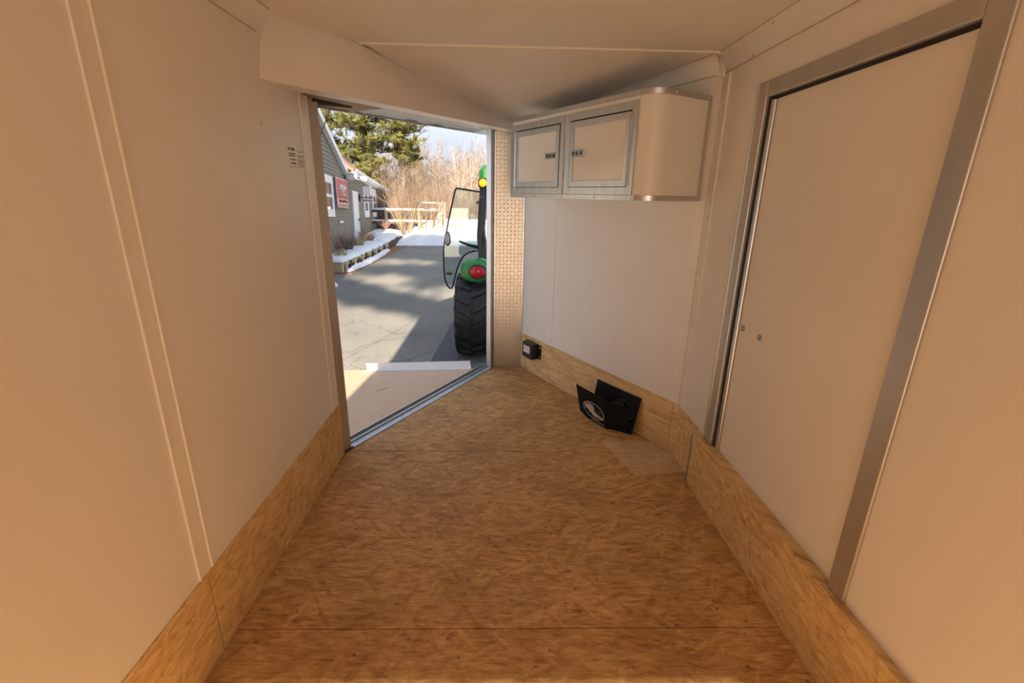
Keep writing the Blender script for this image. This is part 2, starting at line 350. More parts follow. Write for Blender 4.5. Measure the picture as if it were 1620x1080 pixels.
# door: frame, leaf, edge trim, bolts
door = empty('door_1', (A, (DY0 + DY1) / 2, 0), kind='structure')
def dbox(name, a, b, mat, bevel=0.0):
    mb = MB(); o = Vector((A, (DY0 + DY1) / 2, 0)); mb.box(tuple(Vector(a) - o), tuple(Vector(b) - o)); return mb.build(name, mat, door, bevel=bevel)
dbox('door_leaf', (A + .014, DY0, 0.05), (A + .045, DY1 - .012, DZ1), M_WALL, .002)
for y0, y1 in ((2.118, 2.192), (DY0 - .085, DY0 - .012)): dbox('door_jamb', (A - .010, y0, K - .004), (A + .045, y1, DZ1 + .075), M_JAMB, .004)
for y0, y1 in ((2.184, 2.194), ): dbox('jamb_lip', (A - .014, y0, K - .004), (A - .008, y1, DZ1 + .075), M_ALU, .001)
dbox('door_head', (A - .010, DY0 - .012, DZ1 + .012), (A + .045, 2.118, DZ1 + .075), M_JAMB, .004)
dbox('dark_gap_fill', (A + .004, DY1 - .012, K - .02), (A + .047, 2.118, DZ1 + .012), M_GASKET_GAP)  # dark fill in the gap around the leaf
dbox('dark_gap_fill', (A + .012, DY0 - .012, DZ1), (A + .047, DY1 - .012, DZ1 + .012), M_GASKET_GAP)
dbox('door_edge_trim', (A + .002, DY1 - .040, K - .02), (A + .016, DY1 - .012, DZ1), M_ALU, .005)
for y in (2.033, 1.888):
    mb = MB(); o = Vector((A, (DY0 + DY1) / 2, 0)); p = Vector((A + .014, y, .98)) - o
    mb.tube([p, p + Vector((-.004, 0, 0)), p + Vector((-.007, 0, 0)), p + Vector((-.009, 0, 0))], [.0135, .0135, .009, .003], 14); mb.build('carriage_bolt', M_ALUD, door, smooth=True)

# ---- wall front right
mb = MB(TR); mb.box((0, -.05, K - .01), (LEN_R, 0, 2.24)); mb.box((0, -.05, -.10), (LEN_R, -.014, K))
wfr = tag(mb.build('wall_front_right', M_WALL), kind='structure')
corner_r.build('corner_trim', M_TRIM, wfr)
for s0, s1 in ((0.006, .040), (.043, 1.698), (1.703, LEN_R - .002)):
    mb = MB(TR); mb.box((s0, -.013, .002), (s1, .004, K)); mb.build('kick_board', M_KICK, wfr, bevel=.001)
mb = MB(TR); mb.box((1.318, 0, K), (1.322, .0015, 2.10)); mb.box((1.322, 0, K), (1.345, .003, 2.10)); mb.build('panel_joint', M_TRIM, wfr)
rr = []
for k in range(8):
    s = 0.03 + k * .22
    b = (s, .001, ZC - .008 * 0 - .028 * s * .5); y = TR(s, .045, 0)[1]
    rr.append((TR(s, .001, ZC - .02 * s), TR(s, .050, ceil_z(y) - .001), TR(s, .003, ceil_z(y) - .012)))
cove(wfr, rr)
rivets(wfr, [(.034, .004, z) for z in (.55, .85, 1.15, 1.45, 1.75, 2.07)] + [(1.333, .003, z) for z in (.45, .75, 1.05, 1.35)] + [(.10, .003, 2.16), (.85, .0, .75), (.6, 0, .6), (.95, 0, .45)], (0, 1, 0), .0052, TR)

# tan strips painting the shadow lines of the cove joints
M_JOINT_SHADE = simple('tan_joint_shade', (0.52, 0.43, 0.33), 0.7, var=0.2, scale=30)
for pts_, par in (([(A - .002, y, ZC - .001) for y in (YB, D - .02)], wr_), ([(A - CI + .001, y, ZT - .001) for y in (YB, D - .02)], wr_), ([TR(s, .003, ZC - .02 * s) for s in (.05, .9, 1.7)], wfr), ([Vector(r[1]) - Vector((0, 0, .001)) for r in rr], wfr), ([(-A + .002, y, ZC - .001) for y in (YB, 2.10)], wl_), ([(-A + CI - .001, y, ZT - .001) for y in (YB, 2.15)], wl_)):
    mb = MB(); mb.tube(pts_, .0022, 5); mb.build('joint_shade_line', M_JOINT_SHADE, par)

# ---- nose: flat tread-plate strip
mb = MB(); mb.box((P1 - .01, E_, 0), (P2 + .01, E_ + .05, 2.24))
nose = tag(mb.build('wall_nose', M_WALL), kind='structure')
mb = MB(); mb.box((P1, E_ - .004, 0.0), (P2, E_, 2.08)); mb.build('tread_plate', M_PLATE, nose)
mb = MB(); nxt = 8; pit = (P2 - P1) / nxt
for i in range(nxt):
    for j in range(int(2.06 / pit)):
        cx, cz = P1 + (i + .5) * pit, .02 + (j + .5) * pit
        a_ = math.radians(45 if (i + j) % 2 else -45); l_, w_ = .0108, .0033
        ca, sa = math.cos(a_), math.sin(a_)
        def q(u, v, h): return (cx + u * ca - v * sa, E_ - .004 - h, cz + u * sa + v * ca)
        mb.add([q(-l_, 0, 0), q(-l_ * .3, -w_, 0), q(l_ * .3, -w_, 0), q(l_, 0, 0), q(l_ * .3, w_, 0), q(-l_ * .3, w_, 0), q(-l_ * .55, 0, .0023), q(l_ * .55, 0, .0023)],
               [(0, 1, 6), (1, 2, 7, 6), (2, 3, 7), (3, 4, 7), (4, 5, 6, 7), (5, 0, 6)])
mb.build('raised_treads', M_PLATE, nose, kind='stuff', fix=False)
mb = MB(); mb.box((P1, E_ - .012, 0), (P1 + .006, E_ - .004, 2.06)); mb.box((P2 - .006, E_ - .010, K), (P2, E_ - .004, 1.6)); mb.build('plate_edge', M_ALU, nose)

# ---- wall front left: posts, sill and header round the ramp opening
OP0, OP1 = 0.05, 1.735
mb = MB(TL); mb.box((-.045, -.11, -.10), (OP0, 0.0, 2.24))
wfl = tag(mb.build('wall_front_left', M_JAMB), kind='structure')
mb = MB(TL); mb.bbox((OP1, -.055, -.02), (LEN_L, -.006, 2.10), .004); mb.build('door_post', M_ALU, wfl)
for s0, s1 in ((OP1 + .010, OP1 + .018), (OP1 + .034, OP1 + .039)):
    mb = MB(TL); mb.box((s0, -.008, 0.0), (s1, -.001, 2.06)); mb.build('post_rib', M_ALUD, wfl)
mb = MB(TL); mb.box((-.028, -.002, 0.0), (OP0 + .012, .010, .012)); mb.build('post_foot', M_SILLD, wfl)
# sill strips across the opening
for nm, o0, o1, z0, z1, mt in (('sill_plate', -.044, .010, -.09, .006, M_SILL), ('sill_rail', -.054, -.044, -.09, .017, M_ALU), ('sill_channel', -.106, -.054, -.09, .002, M_SILLD), ('sill_lip', -.113, -.106, -.09, .010, M_ALU), ('sill_gasket', -.122, -.113, -.09, .004, M_GASKET_GAP)):
    mb = MB(TL); mb.box((-.01, o0, z0), (LEN_L, o1, z1)); mb.build(nm, mt, wfl, bevel=.0015)
rivets(wfl, [(s, -.018, .006) for s in (.12, .42, .72, 1.02, 1.32, 1.6)], (0, 0, 1), .006, TL)
# header: a slanted cove panel that stands proud of the opening, with a flat soffit
def hdr(t):
    """t from the side wall (0) to the nose (1): bottom-back, bottom-front, top in (s, o, z)"""
    zb = 1.968 + .047 * t
    of = .250; ot = .185 + .065 * math.exp(-((t - .24) / .15) ** 2)
    def at(o, z):
        s0 = -o * 1.7057; s1 = 1.74
        return (s0 + (s1 - s0) * t, o, z)
    zt = ceil_z(2.3 + 1.45 * t) + .004
    return at(.105, zb + .012), at(of, zb), at(.5 * (of + ot) + .012, .55 * zb + .45 * zt), at(ot + .020, zt - .062), at(ot, zt)
rings = [hdr(k / 24) for k in range(25)]
mb = MB(TL); mb.loft([[r[1], r[2], r[3], r[4]] for r in rings], caps=False, closed=False); mb.build('header_panel', M_WALL, wfl, smooth=True)
mb = MB(TL); mb.tube([(r[4][0], r[4][1], r[4][2] - .006) for r in rings], .0022, 5); mb.build('joint_shade_line', M_JOINT_SHADE, wfl)  # painted shadow line of the header's top joint
mb = MB(TL); mb.loft([[r[0], r[1]] for r in rings], caps=False, closed=False); mb.build('header_soffit', M_TRIM, wfl)
mb = MB(TL); mb.box((-.08, -.035, 2.09), (LEN_L + .02, 0.12, 2.20)); mb.build('header_beam', M_WALL, wfl)
# underside of the outer header: metal edge, dark tube for the cavity's shade and crumpled film
mb = MB(TL); mb.loft([[(s, -.168, 1.976 + .027 * s), (s, -.160, 1.976 + .027 * s), (s, -.160, 2.24), (s, -.168, 2.24)] for s in (0.0, .85, 1.97)]); mb.build('outer_header_edge', M_ALUD, wfl)
mb = MB(TL)
mb.loft([[(s, -.155, 1.986 + .026 * s), (s, .10, 1.990 + .02 * s), (s, .10, 2.085), (s, -.155, 2.085)] for s in (-.06, .2, .44)]); mb.build('spring_cover', simple('weathered_brown_wrap', (0.30, 0.22, 0.15), 0.6, var=.35, scale=14), wfl)
mb = MB(TL); mb.tube([(.02, -.02, 1.992), (.30, -.03, 2.0)], [.030, .012], 10); mb.build('spring_cavity_shade', M_GASKET_GAP, wfl)
mb = MB(TL)
def film(u, v):
    s = .30 + u * 1.44; o = .110 - v * .262
    z = 1.990 + .026 * s + .012 * math.sin(math.pi * v) - .002 * v + .010 * noise.noise(Vector((s * 7, o * 22, 1))) + .006 * noise.noise(Vector((s * 23, o * 40, 5)))
    if u < .2: z += .015 * (1 - u / .2) * v
    return (s, o, z)
mb.grid(90, 12, film); mb.build('crumpled_film', M_FILM, wfl, smooth='all')
mb = MB(TL); mb.box((.40, -.1595, 1.990), (.45, -.1565, 2.02)); mb.build('tape_patch', M_LABEL, wfl)

# ---- ceiling and roof
mb = MB(); mb.box((-A, YB, ZT), (A, 2.565, ZT + .012))
ceiling = tag(mb.build('ceiling', M_CEIL), kind='structure')
mb = MB()
def nosec(u, v):
    y = 2.565 + v * (E_ - 2.565); w = A + .02 - v * (A - .13)
    x = -w + 2 * w * u
    z = ceil_z(y) - .012 * math.sin(math.pi * min(1, v * 1.2)) * math.exp(-((u - .72) / .25) ** 2) + .006 * math.sin(math.pi * u) * (1 - v)
    return (x, y, z)
mb.grid(24, 24, nosec); mb.build('ceiling_panel', M_CEIL, ceiling, smooth='all')
mb = MB(); mb.prism([(2.552, ZT), (2.556, ZT - .006), (2.560, ZT - .0075), (2.566, ZT - .0075), (2.570, ZT - .004), (2.574, ZT - .001)], 0, -.84, A - CI); mb.build('ceiling_joint', M_TRIM, ceiling)
rivets(ceiling, [(x, y, ZT) for y in (2.13, 1.2, .3) for x in (-.53, .02, .57)], (0, 0, -1), .006, None, M_LABEL)
mb = MB(); mb.prism([(-A - .06, YB), (A + .06, YB), (A + .06, D + .03), (P2 + .07, E_ + .05), (P1 - .03, E_ + .05), (-A - .06, D - .02)], 2, 2.245, 2.32)
tag(mb.build('roof', simple('roof_skin', (.7, .7, .7), .5)), kind='structure')
mb = MB(); mb.box((-A - .05, YB - .02, 2.10), (A + .05, YB + .04, 2.245)); mb.box((-A - .05, YB - .02, -.1), (-A + .02, YB + .04, 2.10)); mb.box((A - .02, YB - .02, -.1), (A + .05, YB + .04, 2.10))
tag(mb.build('wall_rear', M_WALL), kind='structure')

# ------------------------------------------------------------------ wall cabinet
def frame_mat(X, Y, O): 
    Z = Vector((0, 0, 1)); return Matrix(((X.x, Y.x, Z.x, O.x), (X.y, Y.y, Z.y, O.y), (X.z, Y.z, Z.z, O.z), (0, 0, 0, 1)))
MR = frame_mat(dR, nR, PR)
cab = empty('wall_cabinet', MR @ Matrix.Translation((0, 0, 0)), 'white wall cabinet with rounded corner and two metal-framed doors hung in the nose', 'cabinet')
C0, C1, CD, CZ0, CZ1, CR = 0.052, 1.352, 0.40, 1.532, 2.042, 0.10
def cab_profile(e=0.0, n_=10):
    pts = [(C1 + e, 0.001), (C1 + e, CD + e)]
    for k in range(n_ + 1):
        a_ = math.pi / 2 + math.pi / 2 * k / n_
        pts.append((C0 + CR + (CR + e) * math.cos(a_), CD - CR + (CR + e) * math.sin(a_)))
    return pts + [(C0 - e, 0.001)]
mb = MB(); mb.prism(cab_profile(), 2, CZ0, CZ1); mb.build('cabinet_body', M_CAB, cab, smooth=True)
def band(z0, z1, name):
    a_, b_ = cab_profile(.0035), cab_profile(-.002)
    mb = MB(); n_ = len(a_)
    mb.loft([[(*a_[i], z0), (*a_[i], z1), (*b_[i], z1), (*b_[i], z0)] for i in range(n_)]); return mb.build(name, M_ALU, cab, smooth=True)
band(CZ1 - .022, CZ1 + .004, 'top_trim'); band(CZ0 - .004, CZ0 + .021, 'bottom_trim')
mb = MB(); mb.box((C1 - .014, CD - .002, CZ0), (C1 + .005, CD + .005, CZ1)); mb.build('edge_trim', M_ALU, cab)
mb = MB(); mb.box((C0 - .005, .001, CZ0), (C0 + .001, .022, CZ1)); mb.box((C0 - .014, .001, CZ0), (C0, .004, CZ1)); mb.build('wall_flange', M_ALU, cab)
def frame4(s0, s1, z0, z1, w, o0, o1, name, mat, parent):
    """mitred rectangular frame"""
    mb = MB()
    O_ = [(s0, z0), (s1, z0), (s1, z1), (s0, z1)]; I_ = [(s0 + w, z0 + w), (s1 - w, z0 + w), (s1 - w, z1 - w), (s0 + w, z1 - w)]
    for k in range(4):
        j = (k + 1) % 4
        q4 = [O_[k], O_[j], I_[j], I_[k]]
        mb.loft([[(p[0], o0, p[1]) for p in q4], [(p[0], o1, p[1]) for p in q4]])
    return mb.build(name, mat, parent, bevel=.0008)
def cab_door(s0, s1, hinge_left, latch_s):
    z0, z1 = 1.556, 2.000
    frame4(s0, s1, z0, z1, .038, CD, CD + .007, 'door_frame', M_ALU, cab)
    i0, i1, j0, j1 = s0 + .038, s1 - .038, z0 + .038, z1 - .038
    mb = MB(); mb.box((i0, CD - .001, j0), (i1, CD + .0015, j1)); mb.build('dark_gap_fill', M_GASKET_GAP, cab)  # black backing sheet paints the shade in the gap round the leaf
    g = .006
    mb = MB(); l0, l1 = (i0 + g, i1 - .002) if hinge_left else (i0 + .002, i1 - g)
    def leaf(u, v):       # slightly wavy thin sheet
        s = l0 + u * (l1 - l0); z = j0 + .003 + v * (j1 - j0 - .011)
        return (s, CD + .0065 + .0016 * math.sin(5.2 * u + 2 * v) * math.sin(math.pi * v) * math.sin(math.pi * u), z)
    mb.grid(16, 16, leaf); lf = mb.build('cabinet_door', M_CABGLOSS, cab, smooth='all')
    frame4(l0, l1, j0 + .003, j1 - .008, .033, CD + .003, CD + .0105, 'edge_frame', M_ALU, lf)
    hs = i1 if hinge_left else i0
    mb = MB(); n_ = 17; hh = (j1 - j0 - .02) / n_
    for k in range(n_): mb.tube([(hs, CD + .011, j0 + .01 + k * hh), (hs, CD + .011, j0 + .01 + (k + .86) * hh)], .0058, 8)
    mb.build('hinge', M_CHROME, lf, kind='stuff')
    zc = 1.781; ls0, ls1 = latch_s
    mb = MB(); mb.bbox((ls0, CD + .006, zc - .018), (ls1, CD + .013, zc + .018), .003); la = mb.build('latch', M_CHROME, lf)
    mb = MB()
    for t in (.25, .55, .8):
        c = ls0 + t * (ls1 - ls0); mb.bbox((c - .012, CD + .012, zc - .010), (c + .006, CD + .016, zc + .010), .002)
    mb.build('latch_slots', M_SILLD, la, kind='stuff')
    rv = [(s, CD + .007, z) for s in (s0 + .018, s1 - .018) for z in (z0 + .05, z1 - .05)] + [(s, CD + .007, z) for s in (s0 + .05, s1 - .05) for z in (z0 + .018, z1 - .018)]
    rivets(cab, rv, (0, 1, 0), .005)
cab_door(.158, .726, False, (.545, .668))
cab_door(.745, 1.326, True, (.806, .930))
rivets(cab, [(s, CD + .0035, z) for s in (.16, .45, .75, 1.05, 1.3) for z in (CZ1 - .009, CZ0 + .009)], (0, 1, 0), .005)
rivets(cab, [(C0 - .0035, o, z) for o in (.03, .27) for z in (CZ1 - .009, CZ0 + .009)] + [(C0 - .005, .012, z) for z in (1.65, 1.8, 1.92)], (-1, 0, 0), .005)

# ------------------------------------------------------------------ black junction box on the kick board
jb = empty('junction_box', MR @ Matrix.Translation((1.573, .004, .166)), 'small black plastic junction box with white sticker on the kick board', 'junction box')
mb = MB(); mb.bbox((-.078, 0, 0), (.078, .074, .140), .006); mb.build('box_body', M_BLACK, jb)
mb = MB(); mb.bbox((-.118, 0, .006), (.118, .008, .134), .004); mb.build('mounting_flange', M_BLACK, jb)
mb = MB(); mb.box((-.042, .074, .050), (.052, .0748, .112)); lb = mb.build('sticker', M_LABEL, jb)
mb = MB()
for z in (.100, .092, .084, .076, .068): mb.box((-.034, .0748, z), (.044, .0751, z + .0032))
mb.build('sticker_print', M_GREYPRINT, lb, kind='stuff')
mb = MB()
for s in (-.101, .101):
    for z in (.03, .112): mb.tube([(s, .008, z), (s, .011, z)], [.006, .004], 8)
mb.build('screws', M_CHROME, jb, kind='stuff')

# ------------------------------------------------------------------ two black mud flaps against the right wall
def sheet(name, fn, nx, ny, th, mat, parent, nrm):
    mb = MB(); nrm = Vector(nrm)
    def back(u, v): return tuple(Vector(fn(u, v)) - nrm * th)
    mb.grid(nx, ny, fn); mb.grid(nx, ny, back)
    n1 = (nx + 1) * (ny + 1)
    edge = [j * (nx + 1) for j in range(ny + 1)]; e2 = [j * (nx + 1) + nx for j in range(ny + 1)]
    e3 = list(range(nx + 1)); e4 = [ny * (nx + 1) + i for i in range(nx + 1)]
    for e in (edge, e2, e3, e4):
        for a_, b_ in zip(e[:-1], e[1:]): mb.f.append((a_, b_, b_ + n1, a_ + n1)); mb.mi.append(0)
    return mb.build(name, mat, parent, smooth=True)
def logo(fn, parent, mats, cu, cv, ru, rv, lift, nrm):
    """oval outline, a map-like blob, and small bars of lettering, laid on the sheet"""
    nrm = Vector(nrm)
    def P(u, v): return tuple(Vector(fn(cu + u * ru, cv + v * rv)) + nrm * lift)
    mb = MB(); n_ = 40
    for k in range(n_):
        a_, b_ = 2 * math.pi * k / n_, 2 * math.pi * (k + 1) / n_
        mb.add([P(math.cos(a_), math.sin(a_)), P(math.cos(b_), math.sin(b_)), P(.93 * math.cos(b_), .90 * math.sin(b_)), P(.93 * math.cos(a_), .90 * math.sin(a_))], [(0, 1, 2, 3)])
    blob = [(-.86, .42), (-.70, .20), (-.66, .62), (-.44, .55), (-.40, .80), (-.30, .58), (-.22, .86), (-.10, .62), (.02, .78), (.0, .50), (.12, .46), (.08, .05), (.30, -.12), (.55, -.25), (.95, -.45), (.86, -.62), (.55, -.55), (.36, -.70), (.30, -.58), (.12, -.78), (.05, -.60), (-.12, -.62), (-.22, -.38), (-.42, -.40), (-.48, -.16), (-.78, -.06)]
    c0 = P(-.28, .05)
    for k in range(len(blob)):
        mb.add([c0, P(*blob[k]), P(*blob[(k + 1) % len(blob)])], [(0, 1, 2)])
    mb.build('oval_emblem', mats[0], parent, fix=False)
    mb = MB()
    for u, v, w_, h_ in ((.25, .50, .05, .34), (.36, .45, .05, .30), (.48, .42, .16, .10), (.48, .26, .22, .10), (.46, .08, .34, .10), (.70, .30, .10, .12)):
        mb.add([P(u, v), P(u + w_, v), P(u + w_, v - h_), P(u, v - h_)], [(0, 1, 2, 3)])
    mb.build('emblem_lettering', mats[1], parent, fix=False, kind='stuff')
    mb = MB(); mb.add([P(-.25, -1.16), P(.95, -1.16), P(.95, -1.24), P(-.25, -1.24)], [(0, 1, 2, 3)]); mb.build('underline', mats[0], parent, fix=False)
# back flap, leaning flat on the kick board
fb = empty('mud_flap', MR, 'black mud flap leaning flat on the kick board, behind the other flap', 'mud flap')
def f_back(u, v):
    s = .715 + (.285 - .715) * u; 
    s += (.012 if u > .5 else 0) * (1 - v); z = .004 + .252 * v + .012 * u * v - (.012 * max(0, u - .9) * 10) * (1 - v) * 0
    return (s, .062 - .046 * v + .006 * math.sin(3 * u), z)
sheet('flap_sheet', f_back, 14, 8, .004, M_RUBBER, fb, (0, .98, .18))
logo(f_back, fb, (M_DIMPRINT, M_DIMPRINT), .70, .52, .25, .26, .0022, (0, .98, .18))
# front flap, curled, standing on its edge
ff = empty('mud_flap', MR, 'black mud flap standing curled in front, with pale oval emblem', 'mud flap')
def f_front(u, v):
    if u < .68:
        t = u / .68; s = .735 - .285 * t; o = .150 + .004 * math.sin(math.pi * t)
    else:
        t = (u - .68) / .32; s = .450 - .125 * t; o = .150 - .078 * t ** .8
    z = .004 + .232 * v - (.05 * max(0, u - .62) / .38) * v
    s += .022 * v * (1 - u); o += (.034 * v if u < .68 else .034 * v * (1 - (u - .68) / .32))
    z += .022 * (1 - v) * max(0, (.22 - u) / .22)
    return (s, o, z)
sheet('flap_sheet', f_front, 28, 8, .004, M_RUBBER, ff, (0, 1, 0))
logo(f_front, ff, (M_GREYPRINT, M_DIMPRINT), .405, .40, .255, .27, .0030, (0, 1, .0))

# ------------------------------------------------------------------ ramp door, lowered to the ground outside
XL = -dL
RP = math.radians(12)
MRamp = frame_mat(XL, nL, PL + dL * 1.665 + nL * -.122) @ Matrix.Rotation(RP, 4, 'X')
ramp_o = empty('ramp_door', MRamp, 'lowered plywood ramp door sloping from the sill to the asphalt', 'ramp')
mb = MB(); mb.bbox((0.0, -2.02, -.045), (1.605, -.004, -.006), .004); mb.build('ramp_deck', M_RAMP, ramp_o)
mb = MB(); mb.box((-.004, -1.46, -.02), (0.0, -.06, .066)); mb.box((0, -1.46, -.006), (.030, -.06, -.003)); mb.box((-.010, -1.46, .060), (-.004, -.06, .066)); mb.build('side_angle', simple('white_painted_angle', (.82, .83, .86), .4, var=.03), ramp_o)
mb = MB(); mb.box((1.600, -2.02, -.046), (1.612, -.01, .004)); mb.build('side_angle', M_ALU, ramp_o)
mb = MB(); mb.box((0, -2.05, -.046), (1.605, -2.015, -.004)); mb.build('end_rail', M_ALU, ramp_o)
mb = MB(); mb.tube([(.52, -.62, -.0045), (.56, -.60, -.0045), (.60, -.615, -.0045), (.64, -.66, -.0045)], .0016, 5); mb.build('hair_crack', M_INK, ramp_o)
mb = MB(); pa, pb = Vector(TL(.215, -.09, 1.985)), Vector(TL(.012, -1.75, -.30))
mb.tube([tuple(pa.lerp(pb, t) + Vector((0, 0, -.05 * math.sin(math.pi * t)))) for t in [k / 12 for k in range(13)]], .0035, 6)
tag(mb.build('ramp_cable', simple('rusty_cable', (.22, .12, .07), .6, .3)), 'thin rusty cable running from the header down to the ramp', 'cable')

# ================================================================== outside
M_SNOW = simple('snow', (0.86, 0.87, 0.89), 0.6, var=0.03, scale=2.0, bump=0.4)
M_ASPH, n, l, b = new_mat('asphalt', (0.2, 0.19, 0.17), 0.8, 0, 0.3)
tc = n.new('ShaderNodeTexCoord')
n1 = ND(n, 'ShaderNodeTexNoise', Scale=45.0, Detail=4.0, Roughness=0.7); n2 = ND(n, 'ShaderNodeTexNoise', Scale=0.7, Detail=5.0, Roughness=0.6)
for q in (n1, n2): l.new(tc.outputs['Object'], q.inputs['Vector'])
ra = ramp(n, [(0.25, (0.18, 0.172, 0.155)), (0.75, (0.34, 0.322, 0.288))]); l.new(n1.outputs[0], ra.inputs[0])
rb = ramp(n, [(0.3, (0.78, 0.78, 0.78)), (0.7, (1.1, 1.08, 1.04))]); l.new(n2.outputs[0], rb.inputs[0])
c = mixc(n, l, 1.0, ra.outputs[0], rb.outputs[0], 'MULTIPLY')
vz = ND(n, 'ShaderNodeTexVoronoi', Scale=0.42, feature='DISTANCE_TO_EDGE')      # hairline cracks
wz = ND(n, 'ShaderNodeTexNoise', Scale=2.2, Detail=4.0); l.new(tc.outputs['Object'], wz.inputs['Vector'])
va = n.new('ShaderNodeVectorMath'); va.operation = 'MULTIPLY_ADD'; l.new(wz.outputs['Color'], va.inputs[0]); va.inputs[1].default_value = (.8, .8, 0); l.new(tc.outputs['Object'], va.inputs[2]); l.new(va.outputs[0], vz.inputs['Vector'])
cr = ramp(n, [(0.0, (1, 1, 1)), (0.005, (0, 0, 0))]); l.new(vz.outputs['Distance'], cr.inputs[0])
c = mixc(n, l, mth(n, l, 'MULTIPLY', cr.outputs[0], 0.45), c, (0.05, 0.048, 0.045))
st = ND(n, 'ShaderNodeTexVoronoi', Scale=2.6, Randomness=1.0); mp = n.new('ShaderNodeMapping'); mp.inputs['Scale'].default_value = (1, 1.0, 1); l.new(va.outputs[0], mp.inputs[0]); l.new(mp.outputs[0], st.inputs['Vector'])
sr = ramp(n, [(0.04, (1, 1, 1)), (0.12, (0, 0, 0))]); l.new(st.outputs['Distance'], sr.inputs[0])
c = mixc(n, l, mth(n, l, 'MULTIPLY', sr.outputs[0], mth(n, l, 'MULTIPLY', n1.outputs[0], 0.9)), c, (0.07, 0.066, 0.06))
l.new(c, b.inputs['Base Color'])
bp = ND(n, 'ShaderNodeBump', Strength=0.5, Distance=0.01); l.new(n1.outputs[0], bp.inputs['Height']); l.new(bp.outputs[0], b.inputs['Normal'])
M_TAR = simple('dark_asphalt_patch', (0.10, 0.10, 0.105), 0.75, var=0.2, scale=40, bump=0.3)
M_MULCH = simple('rusty_mulch', (0.30, 0.125, 0.06), 0.9, var=0.45, scale=22, bump=0.6)
M_SIDING = simple('grey_green_siding', (0.185, 0.17, 0.132), 0.6, var=0.06, scale=3)
M_WHITE = simple('white_paint', (0.80, 0.80, 0.81), 0.45, var=0.03)
M_ROOF = simple('red_brown_shingle', (0.34, 0.155, 0.105), 0.85, var=0.25, scale=14, bump=0.4)
M_DARKGLASS = simple('dark_window_glass', (0.02, 0.024, 0.032), 0.06, var=0.2, scale=2)
M_TIMBER = simple('weathered_timber', (0.56, 0.46, 0.29), 0.8, var=0.25, scale=8, bump=0.3, stretch=(4, 1, 4))
M_TIMBERD = simple('dark_timber', (0.10, 0.07, 0.05), 0.85, var=0.4, scale=12, bump=0.4)  # darker timber tone, shared by side timbers, soil and rails
M_STRAW = simple('dry_straw', (0.50, 0.38, 0.22), 0.8, var=0.3, scale=5)
M_DRYRED = simple('dry_red_stalk', (0.28, 0.15, 0.11), 0.8, var=0.3, scale=5)
M_STEM = simple('pale_bush_stem', (0.25, 0.18, 0.105), 0.8, var=0.25, scale=3)
M_TWIG = simple('brown_twig', (0.18, 0.122, 0.09), 0.85, var=0.3, scale=0.5)
M_TWIGP = simple('pinkish_twig', (0.20, 0.132, 0.10), 0.85, var=0.25, scale=0.5)
M_TRUNK = simple('grey_bark', (0.25, 0.21, 0.17), 0.9, var=0.3, scale=3, bump=0.3)
M_BIRCH = simple('pale_birch_bark', (0.38, 0.32, 0.25), 0.8, var=0.2, scale=3)
M_BARKD = simple('dark_pine_bark', (0.095, 0.075, 0.055), 0.9, var=0.4, scale=6, bump=0.4)
def leafy(name, col, var):
    m, n, l, b = new_mat(name, col, 0.6, 0, 0.3)
    tc = n.new('ShaderNodeTexCoord'); nz = ND(n, 'ShaderNodeTexNoise', Scale=1.6, Detail=4.0); l.new(tc.outputs['Object'], nz.inputs['Vector'])
    r = ramp(n, [(.3, tuple(c * (1 - var) for c in col)), (.7, tuple(c * (1 + var) for c in col))]); l.new(nz.outputs[0], r.inputs[0]); l.new(r.outputs[0], b.inputs['Base Color'])
    tr = n.new('ShaderNodeBsdfTranslucent'); l.new(r.outputs[0], tr.inputs[0]); ms = n.new('ShaderNodeMixShader'); ms.inputs[0].default_value = .3
    out = [q for q in n if q.type == 'OUTPUT_MATERIAL'][0]; l.new(b.outputs[0], ms.inputs[1]); l.new(tr.outputs[0], ms.inputs[2]); l.new(ms.outputs[0], out.inputs[0])
    return m
M_NEEDLE = leafy('pine_needles', (0.205, 0.195, 0.055), 0.4)
M_NEEDLEB = leafy('pine_needles_dark', (0.11, 0.13, 0.042), 0.3)

# ---- ground, driveway
mb = MB(); mb.add([(-160, -60, GZ - .06), (160, -60, GZ - .06), (160, 260, GZ - .06), (-160, 260, GZ - .06)], [(0, 1, 2, 3)])
tag(mb.build('snowy_ground', M_SNOW), kind='structure')
mb = MB(); mb.prism([(-9.0, -7.5), (14, -7.5), (14, 19.6), (-3.75, 19.6), (-3.95, 16), (-3.98, 12.0), (-9.0, 11.2)], 2, GZ - .05, GZ)  # stops short behind the trailer so unseen snow there bounces light inside
drive = tag(mb.build('driveway', M_ASPH), kind='structure')
mb = MB(); mb.prism([(-.95, 5.2), (-.60, 5.2), (-.52, 7.2), (-.86, 7.3)], 2, GZ, GZ + .003); mb.build('asphalt_patch', M_TAR, drive)

# ---- snow bank along the far end of the driveway, and the strips by the bed
def hmap(x, y): return noise.fractal(Vector((x * .8, y * .8, 3)), 1.0, 2.0, 4)
mb = MB()
def bank(u, v):
    x = -4.6 + u * 22; y = 18.9 + v * 13 + .25 * noise.noise(Vector((x * .7, 0, 0))) * (1 - v)
    if x < -3.6: y += (-3.6 - x) * -.6 * (1 - v)
    h = (1 - math.exp(-v * 9)) * (.62 + .22 * hmap(x, y)) + .25 * math.exp(-((x + 1.8) / 2.2) ** 2 - ((v - .28) / .16) ** 2)
    h *= .45 + .55 * min(1, max(0, (x + 4.7) / 1.4))
    return (x, y, GZ - .05 + h + (.04 * noise.noise(Vector((x * 4, y * 4, 0))) if v > 0 else -.02))
mb.grid(150, 80, bank)
tag(mb.build('snow_bank', M_SNOW, smooth='all', fix=False, kind='stuff'), 'long white snow bank closing off the end of the driveway', 'snow bank')
